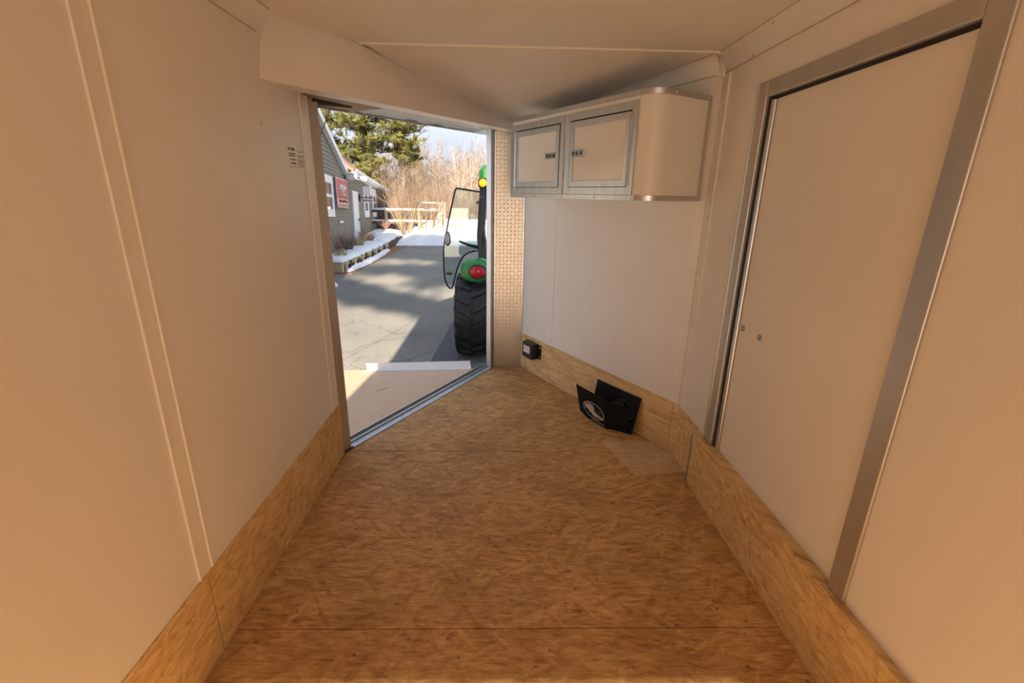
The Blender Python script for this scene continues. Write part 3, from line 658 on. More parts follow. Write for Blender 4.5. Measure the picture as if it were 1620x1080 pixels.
def snow_strip(name, label, pts, h, seed):
    """pts: [(x0,y0,x1,y1,z0,z1)] left/right edge pairs"""
    mb = MB(); nn = 60
    def fn(u, v):
        t = u * (len(pts) - 1); i = min(int(t), len(pts) - 2); f_ = t - i
        a_ = [pts[i][k] * (1 - f_) + pts[i + 1][k] * f_ for k in range(6)]
        x = a_[0] + (a_[2] - a_[0]) * v; y = a_[1] + (a_[3] - a_[1]) * v; z = a_[4] + (a_[5] - a_[4]) * v
        e = math.sin(math.pi * v) ** .5 * math.sin(math.pi * min(1, max(0, min(u, 1 - u) * 8)) / 2) ** .5 if 0 < v < 1 else 0
        x += .07 * noise.noise(Vector((u * 16, v * 2, seed))) * (1 if v == 1 else .4); 
        return (x, y, z + h * e * (1 + .35 * noise.noise(Vector((x * 5, y * 5, seed)))) - (.03 if e == 0 else 0))
    mb.grid(nn, 10, fn)
    return tag(mb.build(name, M_SNOW, smooth='all', fix=False, kind='stuff'), label, 'snow')
BX0, BX1, BY0, BY1, BH = -4.9, -4.13, 12.05, 17.1, .31
mb = MB(); mb.prism([(-4.75, 11.95), (-3.88, 11.95), (-3.86, 15), (-3.80, 18.9), (-4.9, 18.9)], 2, GZ - .02, GZ + .012)
mb.build('mulch_border', M_MULCH, drive)
snow_strip('snow_strip', 'white strip of snow at the foot of the timber bed beside the driveway', [(BX1 + .0, 12.15, BX1 + .12, 12.10, GZ, GZ), (BX1, 13.4, BX1 + .24, 13.4, GZ, GZ), (BX1 - .03, 15.2, BX1 + .20, 15.2, GZ, GZ), (BX1 - .03, 17.2, BX1 + .06, 17.2, GZ, GZ)], .12, 2)
snow_strip('snow_cap', 'snow lying on top of the near timber garden bed', [(-4.75, 12.02, BX1 + .03, 12.02, GZ + BH, GZ + BH), (-4.95, 14, BX1 + .03, 14, GZ + BH, GZ + BH), (-5.2, 17.0, BX1 + .0, 17.0, GZ + BH, GZ + BH)], .09, 9)
snow_strip('snow_cap', 'snow on the far timber bed by the house corner', [(-5.3, 17.3, -4.25, 17.3, GZ + .26, GZ + .26), (-5.7, 19.5, -4.35, 19.5, GZ + .30, GZ + .30), (-6.1, 22.5, -4.6, 22.5, GZ + .30, GZ + .25)], .14, 12)
snow_strip('snow_lump', 'lump of snow on the asphalt near the door opening, left edge', [(-4.2, 9.6, -3.62, 9.5, GZ, GZ), (-4.2, 10.4, -3.7, 10.4, GZ, GZ)], .16, 21)

# ---- timber garden bed
bed = empty('garden_bed', (BX1 - .35, BY0, GZ), 'raised garden bed of weathered timbers with a pale sawn end', 'garden bed')
o = Vector((BX1 - .35, BY0, GZ))
def bedbox(name, a, b_, mat, bevel=.01):
    mb = MB(); mb.box(tuple(Vector(a) - o), tuple(Vector(b_) - o)); return mb.build(name, mat, bed, bevel=bevel)
bedbox('end_timber', (-4.9, BY0, GZ), (BX1 - .02, BY0 + .16, GZ + BH - .01), M_TIMBER)
bedbox('side_timber', (BX1 - .16, BY0 + .17, GZ), (BX1 - .02, BY1, GZ + BH * .5), M_TIMBERD)
bedbox('side_timber', (BX1 - .16, BY0 + .17, GZ + BH * .5 + .005), (BX1, BY1, GZ + BH - .01), M_TIMBER)
bedbox('bed_soil', (-4.9, BY0 + .15, GZ), (BX1 - .16, BY1, GZ + BH - .03), M_TIMBERD, 0)
for k in range(13):      # round stakes along the inside face
    y = BY0 + .25 + k * .37; mb = MB(); mb.cyl(tuple(Vector((BX1 + .005, y, GZ)) - o), (0, 0, 1), .05, BH * (.70 + .1 * (k % 3)), 10); mb.build('stake', M_TIMBERD if k % 2 else M_TIMBER, bed, smooth=True)
bed2 = empty('garden_bed', (-4.8, 17.5, GZ), 'short far timber bed beside the house corner', 'garden bed')
mb = MB(); mb.box((-.7, -.1, 0), (.55, .05, .25)); mb.build('end_timber', M_TIMBER, bed2, bevel=.01)
mb = MB(); mb.box((.42, .06, 0), (.55, 4.6, .24)); mb.build('side_timber', M_TIMBERD, bed2, bevel=.01)
mb = MB(); mb.box((-.7, .06, 0), (.41, 4.6, .2)); mb.build('bed_soil', M_TIMBERD, bed2)

# ---- dry plants in the beds
def clump(name, label, cat, x, y, z, n_, h, spread, mat, seed, lean=.35, group=None):
    R_ = random.Random(seed); mb = MB()
    for k in range(n_):
        a_ = R_.uniform(0, 6.283); r0 = R_.uniform(0, .3) * spread; hh = h * R_.uniform(.55, 1); ln = R_.uniform(.1, 1) * lean * hh
        b0 = Vector((r0 * math.cos(a_), r0 * math.sin(a_), -.03)); ti = b0 + Vector((math.cos(a_) * (spread * .4 + ln), math.sin(a_) * (spread * .4 + ln), hh))
        md = b0.lerp(ti, .55) + Vector((-math.cos(a_) * ln * .2, -math.sin(a_) * ln * .2, .05 * hh))
        mb.tube([b0, md, ti], [.008, .006, .002], 4)
        if R_.random() < .4:
            t2 = md + Vector((R_.uniform(-.12, .12), R_.uniform(-.12, .12), hh * .3)); mb.tube([md, t2], [.005, .002], 4)
    t = mb.build(name, mat, None, fix=False); t.location = (x, y, z)
    return tag(t, label, cat, group)
zb = GZ + BH
clump('dry_plant', 'tall reddish dry stalks nearest the door post in the garden bed', 'plant', -4.45, 12.9, zb, 26, .85, .22, M_DRYRED, 1)
clump('dry_grass', 'loose grey-brown grass clump between the red stalks and house door', 'plant', -4.55, 13.9, zb, 70, .55, .30, M_TWIG, 2)
clump('dry_grass', 'pale yellow grass tuft left of the house door', 'plant', -4.55, 15.0, zb, 80, .42, .26, M_STRAW, 3)
clump('dry_grass', 'orange-brown grass clump at the foot of the house door', 'plant', -4.75, 16.6, zb, 90, .45, .40, M_DRYRED if False else simple('orange_straw', (.45, .26, .11), .8, var=.3), 4)
clump('dry_shrub', 'reddish brown shrub at the far house corner', 'plant', -5.35, 21.6, GZ + .3, 90, .62, .32, M_DRYRED, 5, .4)
clump('dry_grass', 'low straw stubble under the red stalks', 'plant', -4.35, 12.6, zb, 50, .28, .3, M_STRAW, 6)

# ---- house
tl = math.radians(2.45); UP = Vector((0, math.sin(tl), math.cos(tl)))
HX = Vector((-0.148, 0.988, -0.042)); HX = (HX - UP * HX.dot(UP)).normalized(); HY = -HX.cross(UP)
HO = Vector((-5.893, 19.289, -0.46))
MH = Matrix(((HX.x, HY.x, UP.x, HO.x), (HX.y, HY.y, UP.y, HO.y), (HX.z, HY.z, UP.z, HO.z), (0, 0, 0, 1)))
house = empty('house', MH, 'grey-green clapboard house with white window trim and reddish roof', 'house')
EZ, GX, GZa = 2.66, -8.6, 4.60        # eave height, gable apex
H0, H1, HD = -14.5, 12.1, 7.0
def gab(x): return EZ + (GZa - EZ) * (1 - abs(x - GX) / 6.6)
mb = MB(); mb.box((H0 + .03, .06, -.4), (H1 - .03, HD, EZ)); mb.prism([(GX - 6.5, EZ), (GX + 6.5, EZ), (GX, GZa - .04)], 1, .06, HD - 1)
mb.build('house_walls', M_SIDING, house)
mb = MB(); ex = .115; z = -.4         # clapboards, each lapping the one below
while z < GZa - .05:
    z1 = z + ex
    if z1 <= EZ: x0, x1 = H0, H1
    else:
        hw = 6.6 * (1 - (z1 - EZ) / (GZa - EZ)); x0, x1 = GX - hw, GX + hw
    if x1 - x0 > .2: mb.add([(x0, .030, z), (x1, .030, z), (x1, .052, z1 + .01), (x0, .052, z1 + .01), (x0, .06, z), (x1, .06, z)], [(0, 1, 2, 3), (4, 5, 1, 0)])
    z = z1
mb.build('clapboards', M_SIDING, house, fix=False, kind='stuff')
rg = 5.30
mb = MB(); mb.loft([[(x, -.30, EZ - .06), (x, -.30, EZ + .03), (x, 3.5, rg + .07), (x, HD + .3, EZ + .03), (x, HD + .3, EZ - .06), (x, 3.5, rg - .03)] for x in (GX + 6.75, H1 + .25)]); mb.build('roof', M_ROOF, house)
mb = MB(); mb.loft([[(GX - 7.0, y, EZ - .10), (GX, y, GZa + .10), (GX + 7.0, y, EZ - .10), (GX + 7.0, y, EZ - .02), (GX, y, GZa + .18), (GX - 7.0, y, EZ - .02)] for y in (-.02, HD - .5)]); mb.build('gable_roof', M_ROOF, house)
for sg in (1, -1):
    mb = MB(); w = .20
    mb.loft([[(GX + sg * t, -.26, gab(GX + t * 1) - .0 + dz) for t, dz in ()] or [(GX, y, GZa + .16), (GX + sg * 7.02, y, EZ - .04), (GX + sg * 7.02, y, EZ - .04 - w), (GX, y, GZa + .16 - w)] for y in (-.10, .03)]); mb.build('rake_board', M_WHITE, house)
mb = MB(); mb.box((GX + 6.55, -.30, EZ - .11), (H1 + .2, .06, EZ - .06)); mb.build('soffit', M_WHITE, house)
mb = MB(); mb.loft([[(x, -.30, EZ - .10), (x, -.40, EZ - .06), (x, -.42, EZ + .04), (x, -.40, EZ + .04), (x, -.385, EZ - .03), (x, -.30, EZ - .05)] for x in (GX + 6.7, H1 + .25)]); mb.build('gutter', M_WHITE, house)
mb = MB(); mb.tube([(H1 + .1, -.35, EZ - .06), (H1 + .05, -.10, EZ - .35), (H1, -.05, EZ - .55), (H1, -.05, -.25)], .05, 8); mb.build('downspout', M_WHITE, house)
def window(x0, x1, z0, z1, tw, name='window'):
    f = frame4h(x0, x1, z0, z1, tw, name)
    zm = (z0 + z1) / 2 + .02
    a_ = .6 * tw
    mb = MB(); mb.box((x0 + tw, -.005, zm - .04), (x1 - tw, .03, zm + .04)); mb.build('meeting_rail', M_WHITE, f)
    for q0, q1 in ((z0 + tw, zm - .04), (zm + .04, z1 - tw)):
        mb = MB(); mb.box((x0 + tw, .02, q0), (x1 - tw, .035, q1)); mb.build('pane', M_DARKGLASS, f)
    return f
def frame4h(x0, x1, z0, z1, w, name):
    mb = MB()
    for a_, b_ in (((x0, -.02, z0), (x1, .05, z0 + w)), ((x0, -.02, z1 - w), (x1, .05, z1)), ((x0, -.02, z0 + w), (x0 + w, .05, z1 - w)), ((x1 - w, -.02, z0 + w), (x1, .05, z1 - w))): mb.box(a_, b_)
    return mb.build(name, M_WHITE, house, bevel=.006)
window(-5.72, -4.32, 1.08, 2.26, .22); window(2.72, 4.40, 1.04, 2.38, .30); window(6.05, 7.95, 1.04, 2.47, .36)
mb = MB(); mb.box((-4.30, -.01, 1.30), (-4.08, .03, 2.22)); sh = mb.build('shutter', M_BLACK, house)
mb = MB()
for k in range(14): mb.box((-4.28, -.03, 1.33 + k * .063), (-4.10, -.008, 1.37 + k * .063))
mb.build('shutter_louvres', M_BLACK, sh, kind='stuff')
dr_ = frame4h(-.58, .86, -.02, 2.05, .18, 'door_surround')
mb = MB(); mb.box((-.40, .0, 0), (.68, .04, 1.87)); dd = mb.build('house_door', M_WHITE, house)
for z0, z1 in ((.15, .75), (.95, 1.7)):
    mb = MB(); mb.box((-.26, -.012, z0), (.54, .002, z1)); mb.build('door_panel', M_WHITE, dd, bevel=.008)
mb = MB(); mb.cyl((.56, -.03, .95), (0, -1, 0), .05, .05, 10); mb.build('door_knob', M_SILLD, dd, smooth=True)
mb = MB(); mb.box((-3.5, .0, .87), (-2.87, .03, .95)); mb.build('outlet_cover', M_WHITE, house, bevel=.005)
mb = MB(); mb.bbox((-1.85, -.42, 2.36), (-1.35, -.02, 2.56), .02); sl = mb.build('security_light', M_WHITE, house)
mb = MB(); mb.tube([(-1.4, -.35, 2.46), (-1.15, -.60, 2.42)], [.06, .10], 10); mb.build('lamp_head', M_WHITE, sl, smooth=True)
mb = MB(); mb.tube([(-1.8, -.40, 2.46), (-1.8, -.46, 2.46)], .07, 10); mb.build('sensor', M_BLACK, sl, smooth=True)
mb = MB(); mb.bbox((3.0, -.30, 2.0), (3.3, -.02, 2.42), .03); mb.build('porch_lamp', M_WHITE, house)

# ---- signs
M_SIGNR = simple('red_sign_paint', (0.48, 0.075, 0.065), 0.45, var=0.08)
M_SIGND = simple('dark_red_sign_paint', (0.33, 0.035, 0.035), 0.45, var=0.08)
M_SIGNP = simple('pink_sign_band', (0.66, 0.47, 0.48), 0.45, var=0.06)
sg = empty('wall_sign', MH, 'red sign board with white script and pale band on the house wall', 'sign')
mb = MB(); mb.box((-3.98, -.06, 1.37), (-1.92, -.02, 2.30)); mb.build('sign_board', M_SIGNP, sg, bevel=.006)
mb = MB(); mb.box((-3.90, -.066, 1.72), (-2.0, -.059, 2.26)); mb.build('red_field', M_SIGNR, sg)
mb = MB(); mb.box((-3.90, -.068, 1.66), (-2.0, -.060, 1.74)); mb.build('dark_band', M_SIGND, sg)
mb = MB(); mb.box((-3.90, -.066, 1.41), (-2.0, -.059, 1.48)); mb.build('red_band', M_SIGNR, sg)
def strokes(lines, parent, name, mat, r, T=lambda x, z: (x, -.070, z)):
    mb = MB()
    for ln in lines: mb.tube([T(*p) for p in ln], r, 4)
    return mb.build(name, mat, parent, fix=False, kind='stuff')
def zig(x0, x1, z0, z1, n_, seed):
    R_ = random.Random(seed); out = []
    for k in range(n_ * 2 + 1):
        out.append((x0 + (x1 - x0) * k / (n_ * 2) + R_.uniform(-.02, .02), (z0 if k % 2 == 0 else z1) + R_.uniform(-.02, .02)))
    return out
strokes([zig(-3.52, -2.55, 1.93, 2.06, 6, 1), [(-3.5, 2.08), (-2.9, 2.08), (-2.35, 2.03)], [(-2.65, 2.16), (-2.68, 2.0), (-2.8, 1.88), (-2.95, 1.90)], [(-2.7, 1.99), (-2.3, 2.03)]], sg, 'script_lettering', M_WHITE, .022)
strokes([[(-3.05, 1.89), (-3.03, 1.76)], zig(-2.98, -2.35, 1.77, 1.83, 5, 2)], sg, 'small_lettering', M_WHITE, .016)
strokes([zig(-3.75, -2.15, 1.55, 1.61, 12, 3)], sg, 'band_lettering', M_SIGND, .012)
strokes([zig(-3.6, -2.1, 1.44, 1.455, 14, 4)], sg, 'foot_lettering', M_SIGNP, .008)
hs = empty('hanging_sign', MH, 'small white sign hanging from a black bracket beside the house door', 'sign')
mb = MB(); mb.box((1.45, -.55, 1.84), (1.50, .05, 1.87)); mb.box((1.45, -.02, 1.70), (1.50, .05, 1.98)); mb.build('bracket', M_BLACK, hs)
mb = MB(); mb.bbox((1.44, -.55, 1.67), (1.51, -.10, 1.80), .02); bd_ = mb.build('sign_board', M_WHITE, hs)
mb = MB()
for k in range(7): mb.box((1.43, -.51 + k * .055, 1.71), (1.441, -.47 + k * .055, 1.755))
mb.build('sign_lettering', M_INK, bd_, kind='stuff')
mb = MB()
for y in (-.5, -.15): mb.tube([(1.475, y, 1.80), (1.475, y, 1.85)], .008, 5)
mb.build('hangers', M_BLACK, hs, kind='stuff')

# ------------------------------------------------------------------ trees
def grow(mb, p, d, length, r, depth, R_, bend=.25, kids=(3, 5), shrink=.62, tw=1, upb=.25):
    """one branch as a bent tapering tube, with smaller branches leaving it"""
    n_ = 4 if depth > 1 else 2; pts = [p.copy()]; dirs = [d.copy()]; q = p.copy(); dd_ = d.copy()
    for k in range(n_):
        dd_ = (dd_ + Vector((R_.uniform(-1, 1), R_.uniform(-1, 1), R_.uniform(-.6, 1) * upb * 2)) * bend * .5).normalized()
        q = q + dd_ * (length / n_); pts.append(q.copy()); dirs.append(dd_.copy())
    mb.m = 0 if depth >= tw else 1
    mb.tube(pts, [r * (1 - .72 * k / n_) for k in range(n_ + 1)], 5 if depth >= tw + 1 else 3, caps=False)
    if depth <= 0: return
    for k in range(R_.randint(*kids)):
        t = R_.uniform(.25, 1.0); i = min(int(t * n_), n_ - 1); f_ = t * n_ - i
        b0 = pts[i].lerp(pts[i + 1], f_); a_ = R_.uniform(0, 6.283); o_ = dirs[i].orthogonal().normalized(); o2 = dirs[i].cross(o_)
        sp_ = R_.uniform(.45, .95)
        nd = (dirs[i] * math.cos(sp_) + (o_ * math.cos(a_) + o2 * math.sin(a_)) * math.sin(sp_) + Vector((0, 0, upb))).normalized()
        grow(mb, b0, nd, length * shrink * R_.uniform(.6, 1.1), r * (1 - .6 * t) * .6, depth - 1, R_, bend, kids, shrink, tw, upb)
def bare_tree_mesh(seed, h, r, mats, kids=(5, 8)):
    R_ = random.Random(seed); mb = MB()
    top = Vector((R_.uniform(-.4, .4), R_.uniform(-.4, .4), h)); n_ = 7; pts = [Vector((0, 0, -.3)).lerp(top, k / n_) + Vector((R_.uniform(-.08, .08), R_.uniform(-.08, .08), 0)) * (k > 0) for k in range(n_ + 1)]
    mb.m = 0; mb.tube(pts, [r * (1 - .88 * k / n_) for k in range(n_ + 1)], 6, caps=False)
    for k in range(24):
        t = R_.uniform(.22, .98); p = pts[0].lerp(top, t); a_ = R_.uniform(0, 6.283); el = R_.uniform(.35, 1.0)
        d = Vector((math.cos(a_) * math.cos(el), math.sin(a_) * math.cos(el), math.sin(el)))
        grow(mb, p, d, h * .30 * (1.15 - t) + .5, r * .45 * (1.1 - t) + .008, 2, R_, .3, (4, 6), .55, 2, .3)
    return mb.mesh('bare_tree', mats, fix=False)
def place(me, name, loc, rz, sc, label, cat, group):
    o = bpy.data.objects.new(name, me); COL.objects.link(o); o.location = loc; o.rotation_euler = (0, 0, rz); o.scale = (sc, sc, sc)
    return tag(o, label, cat, group)

# wooded rise far behind
mb = MB(); mb.grid(40, 20, lambda u, v: (-110 + 220 * u, 42 + 90 * v, GZ - .3 + 6.5 * (v ** 1.3) + .8 * noise.noise(Vector((u * 9, v * 6, 2))) * min(1, v * 4)))
tag(mb.build('wooded_slope', simple('leaf_litter', (.27, .19, .135), .95, var=.35, scale=.6, bump=.5), smooth='all', fix=False), kind='structure')

R_ = random.Random(11)
birches = [bare_tree_mesh(s_, 7.0, .075, [M_BIRCH, M_TWIGP]) for s_ in (1, 2, 3)]
greys = [bare_tree_mesh(s_, 6.2, .085, [M_TRUNK, M_TWIG]) for s_ in (4, 5, 6)]
spots = []
for k in range(84):
    y = R_.uniform(32, 64); px_ = R_.uniform(600, 800); x = (px_ - 810) / 737 * y * 1.0 + .025 * y + CAM.x
    spots.append((x, y))
for k, (x, y) in enumerate(spots):
    right = x / y > -.105
    z = GZ - .3 + (6.5 * max(0, (y - 42) / 90) ** 1.3)
    if right: place(birches[k % 3], 'birch_tree', (x, y, z), R_.uniform(0, 6.28), R_.uniform(.62, .86) * (y / 44), 'slender pale bare birch in the grove beyond the snow bank', 'tree', 'bare birches beyond the snow bank')
    else: place(greys[k % 3], 'bare_tree', (x, y, z), R_.uniform(0, 6.28), R_.uniform(.65, .95) * (y / 46), 'grey leafless tree in the woods behind the house and big bush', 'tree', 'bare woods behind the house')
# a few beside the view, so that the grove goes on
for x, y in ((4, 40), (8, 36), (12, 44), (16, 39), (20, 48), (-24, 44), (-30, 50), (26, 42)):
    place(birches[R_.randint(0, 2)], 'birch_tree', (x, y, GZ - .2), R_.uniform(0, 6.28), R_.uniform(.8, 1.0), 'slender pale bare birch in the grove beyond the snow bank', 'tree', 'bare birches beyond the snow bank')

# low brush in front of the woods
def brush_mesh(seed, h, n_, mats, spread=.5, r=.02):
    R2 = random.Random(seed); mb = MB()
    for k in range(n_):
        a_ = R2.uniform(0, 6.283); el = R2.uniform(.75, 1.45); d = Vector((math.cos(a_) * math.cos(el), math.sin(a_) * math.cos(el), math.sin(el)))
        grow(mb, Vector((math.cos(a_) * spread * R2.random() * .5, math.sin(a_) * spread * R2.random() * .5, -.15)), d, h * R2.uniform(.45, .75), r, 2, R2, .22, (3, 5), .6, 2, .35)
    return mb.mesh('brush', mats, fix=False)
brs = [brush_mesh(s_, 2.6, 26, [M_TWIG, M_TWIGP]) for s_ in (31, 32, 33)]
for k in range(34):
    y = R_.uniform(26.5, 33); px_ = 598 + k * 5.6 + R_.uniform(-4, 4); x = (px_ - 810) / 737 * y + .025 * y + CAM.x
    place(brs[k % 3], 'brush', (x, y, GZ - .1), R_.uniform(0, 6.28), R_.uniform(.7, 1.15), 'low tangled leafless brush at the edge of the woods', 'bush', 'low brush at the edge of the woods')

# big many-stemmed bush in front
mb = MB(); R3 = random.Random(5)
def stems(cx, cyy, n_, h, out_, lean):
    for k in range(n_):
        a_ = R3.uniform(0, 6.283); el = R3.uniform(1.0, 1.42)
        d = Vector((math.cos(a_) * math.cos(el) + lean, math.sin(a_) * math.cos(el) * .6, math.sin(el))).normalized()
        grow(mb, Vector((cx + math.cos(a_) * out_ * R3.random(), cyy + math.sin(a_) * out_ * R3.random(), -.1)), d, h * R3.uniform(.42, .62), R3.uniform(.014, .026), 3, R3, .16, (3, 4), .66, 2, .35)
stems(0, 0, 22, 4.0, .14, .10); stems(.8, .3, 18, 4.0, .25, .10); stems(1.5, .4, 14, 2.9, .25, .42)
bush = mb.build('bare_bush', [M_STEM, simple('tan_twig', (.215, .145, .092), .8, var=.25)], None, fix=False); bush.location = (-4.15, 20.6, -.25)
tag(bush, 'big tan many-stemmed leafless bush rooted in the snow past the house corner', 'bush')

# pines
def pine(loc, h, seed, label, crown0, rad, n_b, trunk_r=.2, droop=0.0, sub=None, name='pine_tree', dens=1.0, mats=None, skew=(0, 0)):
    R4 = random.Random(seed); root = empty(name, loc, label, 'tree')
    mt = MB(); top = Vector((R4.uniform(-.3, .3), R4.uniform(-.3, .3), h)); n_ = 8
    tp = [Vector((0, 0, -.4)).lerp(top, k / n_) + Vector((R4.uniform(-.1, .1), R4.uniform(-.1, .1), 0)) for k in range(n_ + 1)]
    mt.tube(tp, [trunk_r * (1 - .85 * k / n_) for k in range(n_ + 1)], 8); mt.build('trunk', M_BARKD, root, smooth=True, fix=False)
    mb2 = MB(); mf = MB()
    def tuft(p, d, s):
        o1 = d.orthogonal().normalized(); o2 = d.cross(o1)
        mf.m = 0 if R4.random() < .72 else 1
        for q in range(int(13 * dens)):
            a_ = R4.uniform(0, 6.283); sp_ = R4.uniform(.15, 1.25)
            v = d * math.cos(sp_) + (o1 * math.cos(a_) + o2 * math.sin(a_)) * math.sin(sp_)
            w = v.orthogonal().normalized() * s * .055; w.rotate(Matrix.Rotation(R4.uniform(0, 6.28), 3, v)); e = p + v * s * R4.uniform(.6, 1.1)
            mf.add([tuple(p - w), tuple(p + w), tuple(e + w * .5), tuple(e - w * .5)], [(0, 1, 2, 3)])
    for k in range(n_b):
        t = crown0 + (1 - crown0) * (k + R4.random()) / n_b; p = Vector((0, 0, 0)).lerp(top, t); a_ = R4.uniform(0, 6.283)
        prof = math.sin(math.pi * min(1, (1 - t) / (1 - crown0) * .78 + .12)) ; ln = rad * prof * R4.uniform(.65, 1.1)
        d = Vector((math.cos(a_) + skew[0], math.sin(a_) + skew[1], R4.uniform(-.05, .28))).normalized(); pts = [p]; m_ = 5
        for j in range(m_):
            d = (d + Vector((R4.uniform(-.18, .18), R4.uniform(-.18, .18), R4.uniform(-.1, .16) - droop))).normalized(); pts.append(pts[-1] + d * ln / m_)
        mb2.tube(pts, [.05 * (1 - .8 * j / m_) * (rad / 2.5) + .006 for j in range(m_ + 1)], 5, caps=False)
        for j in range(1, m_ + 1):
            for _ in range(R4.randint(2, 4)):
                f_ = R4.random(); b0 = pts[j - 1].lerp(pts[j], f_)
                sd = (Vector((R4.uniform(-1, 1), R4.uniform(-1, 1), R4.uniform(-.1, .75)))).normalized(); sl_ = ln * R4.uniform(.12, .26)
                e = b0 + (sd + d * .6).normalized() * sl_; mb2.tube([b0, e], [.012, .005], 3, caps=False)
                for g_ in (.35, .7, 1.0): tuft(b0.lerp(e, g_), (sd + Vector((0, 0, .3))).normalized(), R4.uniform(.20, .34) * (rad / 2.6) ** .5)
    mb2.build('branches', M_BARKD, root, fix=False); mf.build('needles', mats or [M_NEEDLE, M_NEEDLEB], root, fix=False, kind='stuff')
    return root
pine((-12.4, 33, GZ), 10.5, 1, 'tall pine behind the house, mostly hidden by the gable', .24, 3.4, 60)
pine((-9.6, 33.5, GZ), 10.5, 2, 'tall pine with dark trunk rising behind the reddish house roof', .24, 3.2, 74, skew=(.1, -.1))
pine((-7.0, 35, GZ), 11.2, 3, 'tall pine with boughs reaching right toward the open sky', .30, 3.5, 62, skew=(.5, -.1))
pine((-8.3, 31.5, GZ), 4.2, 4, 'small low pine just above the far end of the house roof', .2, 1.3, 30, .08)
mb = MB(); grow(mb, Vector((0, 0, 0)), Vector((.16, 0, 1)).normalized(), 7.2, .11, 2, random.Random(8), .3, (5, 7), .35, 1, .2)
tag(mb.build('dead_trunk', [M_TRUNK, M_TRUNK], None, fix=False), 'pale dead trunk with stub branches standing among the pines', 'tree'); bpy.data.objects['dead_trunk'].location = (-7.6, 36.8, GZ)

# trees behind the trailer: only their shadows reach the picture, on the driveway
def back(gx, gy, y0):
    t = (gy - y0) / SUN_DIR.y; return Vector((gx, gy, GZ)) - SUN_DIR * t
for k, (gx, gy, y0, rad) in enumerate([(-5.0, 14.9, -16.0, 3.2), (-1.75, 14.7, -17.5, 3.4), (1.6, 14.5, -16.5, 3.4), (6.5, 13.8, -18.0, 3.4)]):
    p = back(gx, gy, y0); h = p.z - GZ + 2.0
    pine((p.x, y0, GZ), h, 60 + k, ('leftmost', 'second from left', 'third from left', 'rightmost')[k] + ' of the tall unseen pines across the yard behind the trailer', .775, rad * .95, 66, .12, dens=1.0)
# one long limb that throws the dark band across the asphalt
limb_root = empty('unseen_leaning_pine', (-8.5, -13.0, GZ), 'unseen leaning pine with one long bare-ended limb in the yard behind the trailer', 'tree')
R5 = random.Random(77); lo = Vector((-8.5, -13.0, GZ)); mt = MB(); ml = MB(); mn = MB()
lp = [back(gx, gy, -13.0) - lo for gx, gy in ((-8.5, 11.8), (-5.2, 11.1), (-3.6, 10.1), (-2.75, 9.3), (-1.9, 8.7), (-1.2, 8.2))]
mt.tube([(0, 0, -.3), (-.1, .1, 4), (0, 0, 8.5), tuple(lp[0])], [.25, .22, .18, .12], 8); mt.build('trunk', M_BARKD, limb_root, smooth=True, fix=False)
ml.tube([tuple(q) for q in lp], [.12, .10, .08, .06, .04, .02], 6); ml.build('limb', M_BARKD, limb_root, smooth=True, fix=False)
for j in range(len(lp) - 1):
    for k in range(260):
        q = lp[j].lerp(lp[j + 1], R5.random()); w = (.46, .42, .34, .22, .16)[j]
        c = q + Vector((R5.uniform(-.2, .2), R5.uniform(-.15, .15), R5.uniform(-w, w)))
        for _ in range(7):
            v = Vector((R5.uniform(-1, 1), R5.uniform(-1, 1), R5.uniform(-1, 1))).normalized(); x_ = v.orthogonal().normalized() * .02; e = c + v * .22
            mn.add([tuple(c - x_), tuple(c + x_), tuple(e + x_), tuple(e - x_)], [(0, 1, 2, 3)])
mn.build('needles', M_NEEDLEB, limb_root, fix=False, kind='stuff')

# ------------------------------------------------------------------ fence beyond the bush
fence = empty('rail_fence', (-4.2, 25.2, GZ), 'weathered rail fence carrying snow on its rails behind the bush', 'fence')
for x in (-3.6, -1.9, -.2, 1.0):
    mb = MB(); mb.box((x - .06, -.06, 0), (x + .06, .06, 1.15)); mb.build('post', M_TIMBER, fence, bevel=.01)
for z in (.45, 1.02):
    mb = MB(); mb.box((-4.2, -.05, z), (1.0, .05, z + .12)); rl = mb.build('rail', M_TIMBERD, fence, bevel=.01)
    mb = MB(); mb.grid(40, 4, lambda u, v: (-4.2 + 5.2 * u, -.07 + .14 * v, z + .12 + (.10 * math.sin(math.pi * v) + .03 * noise.noise(Vector((u * 20, v, z)))) * (1 if 0 < v < 1 else 0))); mb.build('rail_snow', M_SNOW, rl, smooth='all', fix=False)
mb = MB(); mb.bbox((-.22, -.05, 0), (.22, .05, 1.35), .02); pp = mb.build('panel', simple('weathered_grey_white', (.30, .28, .26), .7, var=.1), None); pp.location = (-3.12, 24.4, GZ + .25)
tag(pp, 'pale upright panel standing behind the snow bank, left of the cab door', 'panel')
mb = MB(); mb.box((-.5, -.03, 0), (.5, .03, .05)); tag(mb.build('panel_bar', M_WHITE, pp), None); bpy.data.objects['panel_bar'].location = (-.45, 0, 1.28)

